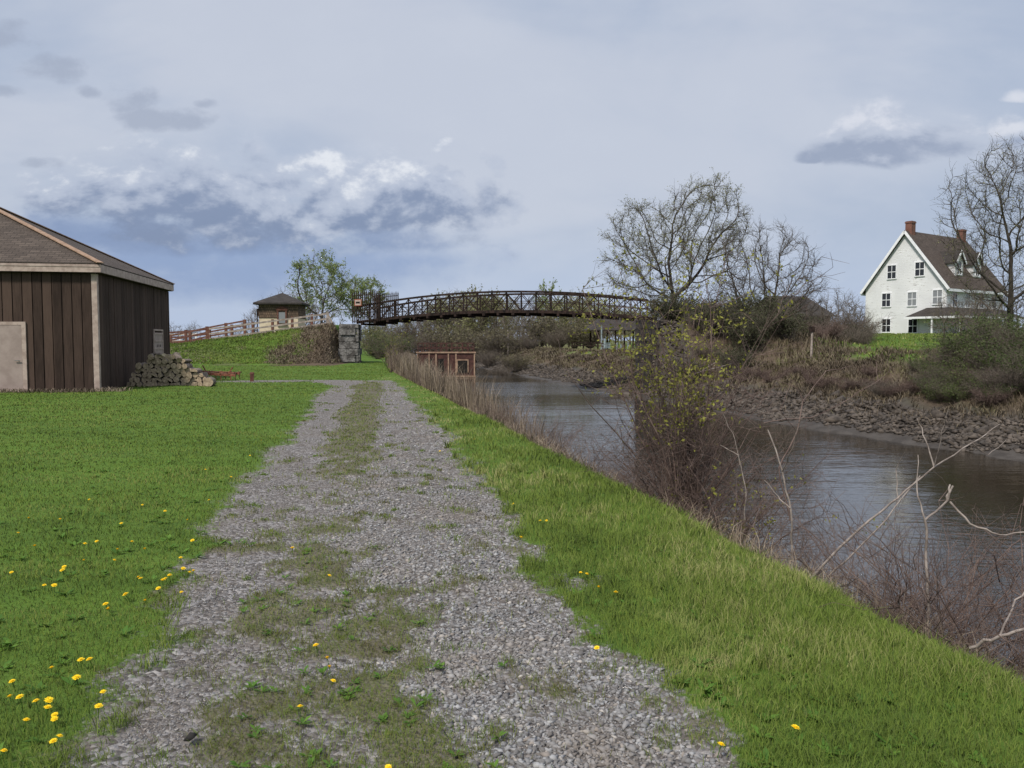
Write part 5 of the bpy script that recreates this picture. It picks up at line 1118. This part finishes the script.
# riprap
n = 24000; y = 14*(110/14)**rng.rand(n); x = xf(y)+.55+(fbm(y*.5, y*.1, 3)-.5)*1.6+2.9*rng.rand(n)**.8; ok = (rng.rand(n) < .9); x, y = x[ok], y[ok]
sz = (.03+.12*rng.rand(len(x))**2.4)*(1+.006*y); rk = stones('riprap', x, y, height(x, y)+.02, sz, M_rock, .55, .3); tag(rk, 'broken stones and rubble lining the far waterline', 'rocks', kind='stuff')
bp = []
for i in range(4):
    o = stones('bank_rock', np.array([0.]), np.array([0.]), np.array([0.]), np.array([.3]), M_rock, .6, .25, np.random.RandomState(100+i)); tag(o, 'x', 'rock', 'larger rocks on the far waterline'); bp.append(o)
rr_ = random.Random(12); ur = set()
for i in range(60):
    yy = 16*(60/16)**rr_.random(); xx = float(xf(yy))+rr_.uniform(1.2,4.2); k = rr_.randrange(4); o = bp[k] if k not in ur else bp[k].copy()
    if k in ur: C.objects.link(o)
    ur.add(k); put(o, xx, yy, hz(xx,yy)+.03, rr_.uniform(.6,1.3), rr_.uniform(0,6.28), label='larger angular brown rock among the rubble of the far waterline')

# ------------------------------------------------------------------ dandelions
def dandelion(seed):
    rs = random.Random(seed); st = MB(); h_ = .055; st.tube((0,0,-.01),(.004,.002,h_),.0022,.002,5); root = st.build('dandelion', M_broad); tag(root, 'x', 'flower', 'yellow dandelions in the grass')
    hd = MB(); c0 = Vector((.004,.002,h_+.003)); n_ = 18
    for ring, (rr, zz, k0) in enumerate(((.021,.001,18),(.015,.006,14),(.008,.009,9))):
        for k in range(k0):
            a = 2*math.pi*(k+.5*ring)/k0+rs.uniform(-.1,.1); d = Vector((math.cos(a), math.sin(a), 0)); s_ = Vector((-d.y, d.x, 0))*.0032; r2 = rr*rs.uniform(.85,1.1)
            hd.poly([c0, c0+d*r2*.6-s_+Vector((0,0,zz*.8)), c0+d*r2+Vector((0,0,zz)), c0+d*r2*.6+s_+Vector((0,0,zz*.8))])
    hd.tube(c0-Vector((0,0,.006)), c0+Vector((0,0,.004)), .006, .009, 8); hd.build('flower_head', M_yellow, root); return root
dp = [dandelion(i) for i in range(3)]; ud = set()
DL = [(48,478+225),(22,700),(38,703),(45,712),(57,716),(78,683),(103,693),(98,710),(93,661),(82,662),(52,667),(24,724),(12,698),(56,741),(57,745),(2,757),(55,720),(15,682),(141,578),(188,574),(182,571),(192,573),(170,578),(163,583),(160,589),(148,600),(130,595),(142,579),(168,580),(86,559),(66,566),(65,570),(44,587),(54,587),(13,571),(145,551),(131,543),(117,550),(111,559),(181,561),(182,593),(113,610),(107,606),(17,531),(28,518),(142,506),(98,540),(83,543),(122,523),(195,541),(318,644),(329,657),(330,664),(330,676),(300,706),(293,551),(327,577),(388,764),(718,743),(791,728),(515,503),(541,521),(546,520),(519,541),(581,575),(585,576),(598,589),(615,594),(598,647),(440,452),(455,440),(230,478),(250,455),(210,500),(188,520),(165,512),(90,500),(60,520),(36,545),(205,470),(475,440),(262,440)]
rd = random.Random(6)
def dand_label(px, py):
    if 280 < px < 480 and py < 700 or px in (388,300): return 'yellow dandelion growing in the gravel path'
    if px > 480: return 'yellow dandelion in the grass right of the path'
    return 'yellow dandelion in the lawn left of the path'
for px_, py_ in DL:
    p = atz(px_, py_, .04); k = rd.randrange(3); o = dp[k] if k not in ud else copy_tree(dp[k]); ud.add(k); lb = dand_label(px_, py_)
    dist = p.y; s_ = rd.uniform(.7,1.05)*(1.0 if dist < 6 else .9); put(o, p.x, p.y, hz(p.x, p.y)+.005, s_, rd.uniform(0,6.28), label=lb); o.rotation_euler.x = rd.uniform(-.45,.45); o.rotation_euler.y = rd.uniform(-.35,.35); o['group'] = {'g': 'dandelions in the gravel path', 'r': 'dandelions in the grass by the canal', 'l': 'dandelions in the left lawn'}['g' if 'gravel' in lb else 'r' if 'right' in lb else 'l']
# dark stone at the bottom of the path
o = stones('dark_stone', np.array([0.]), np.array([0.]), np.array([.01]), np.array([.035]), M_ashdark, .7, .2); p = atz(190,739,.0); put(o, p.x, p.y, 0.0, 1, 0, label='small blackish stone lying on the left wheel track', cat='stone')
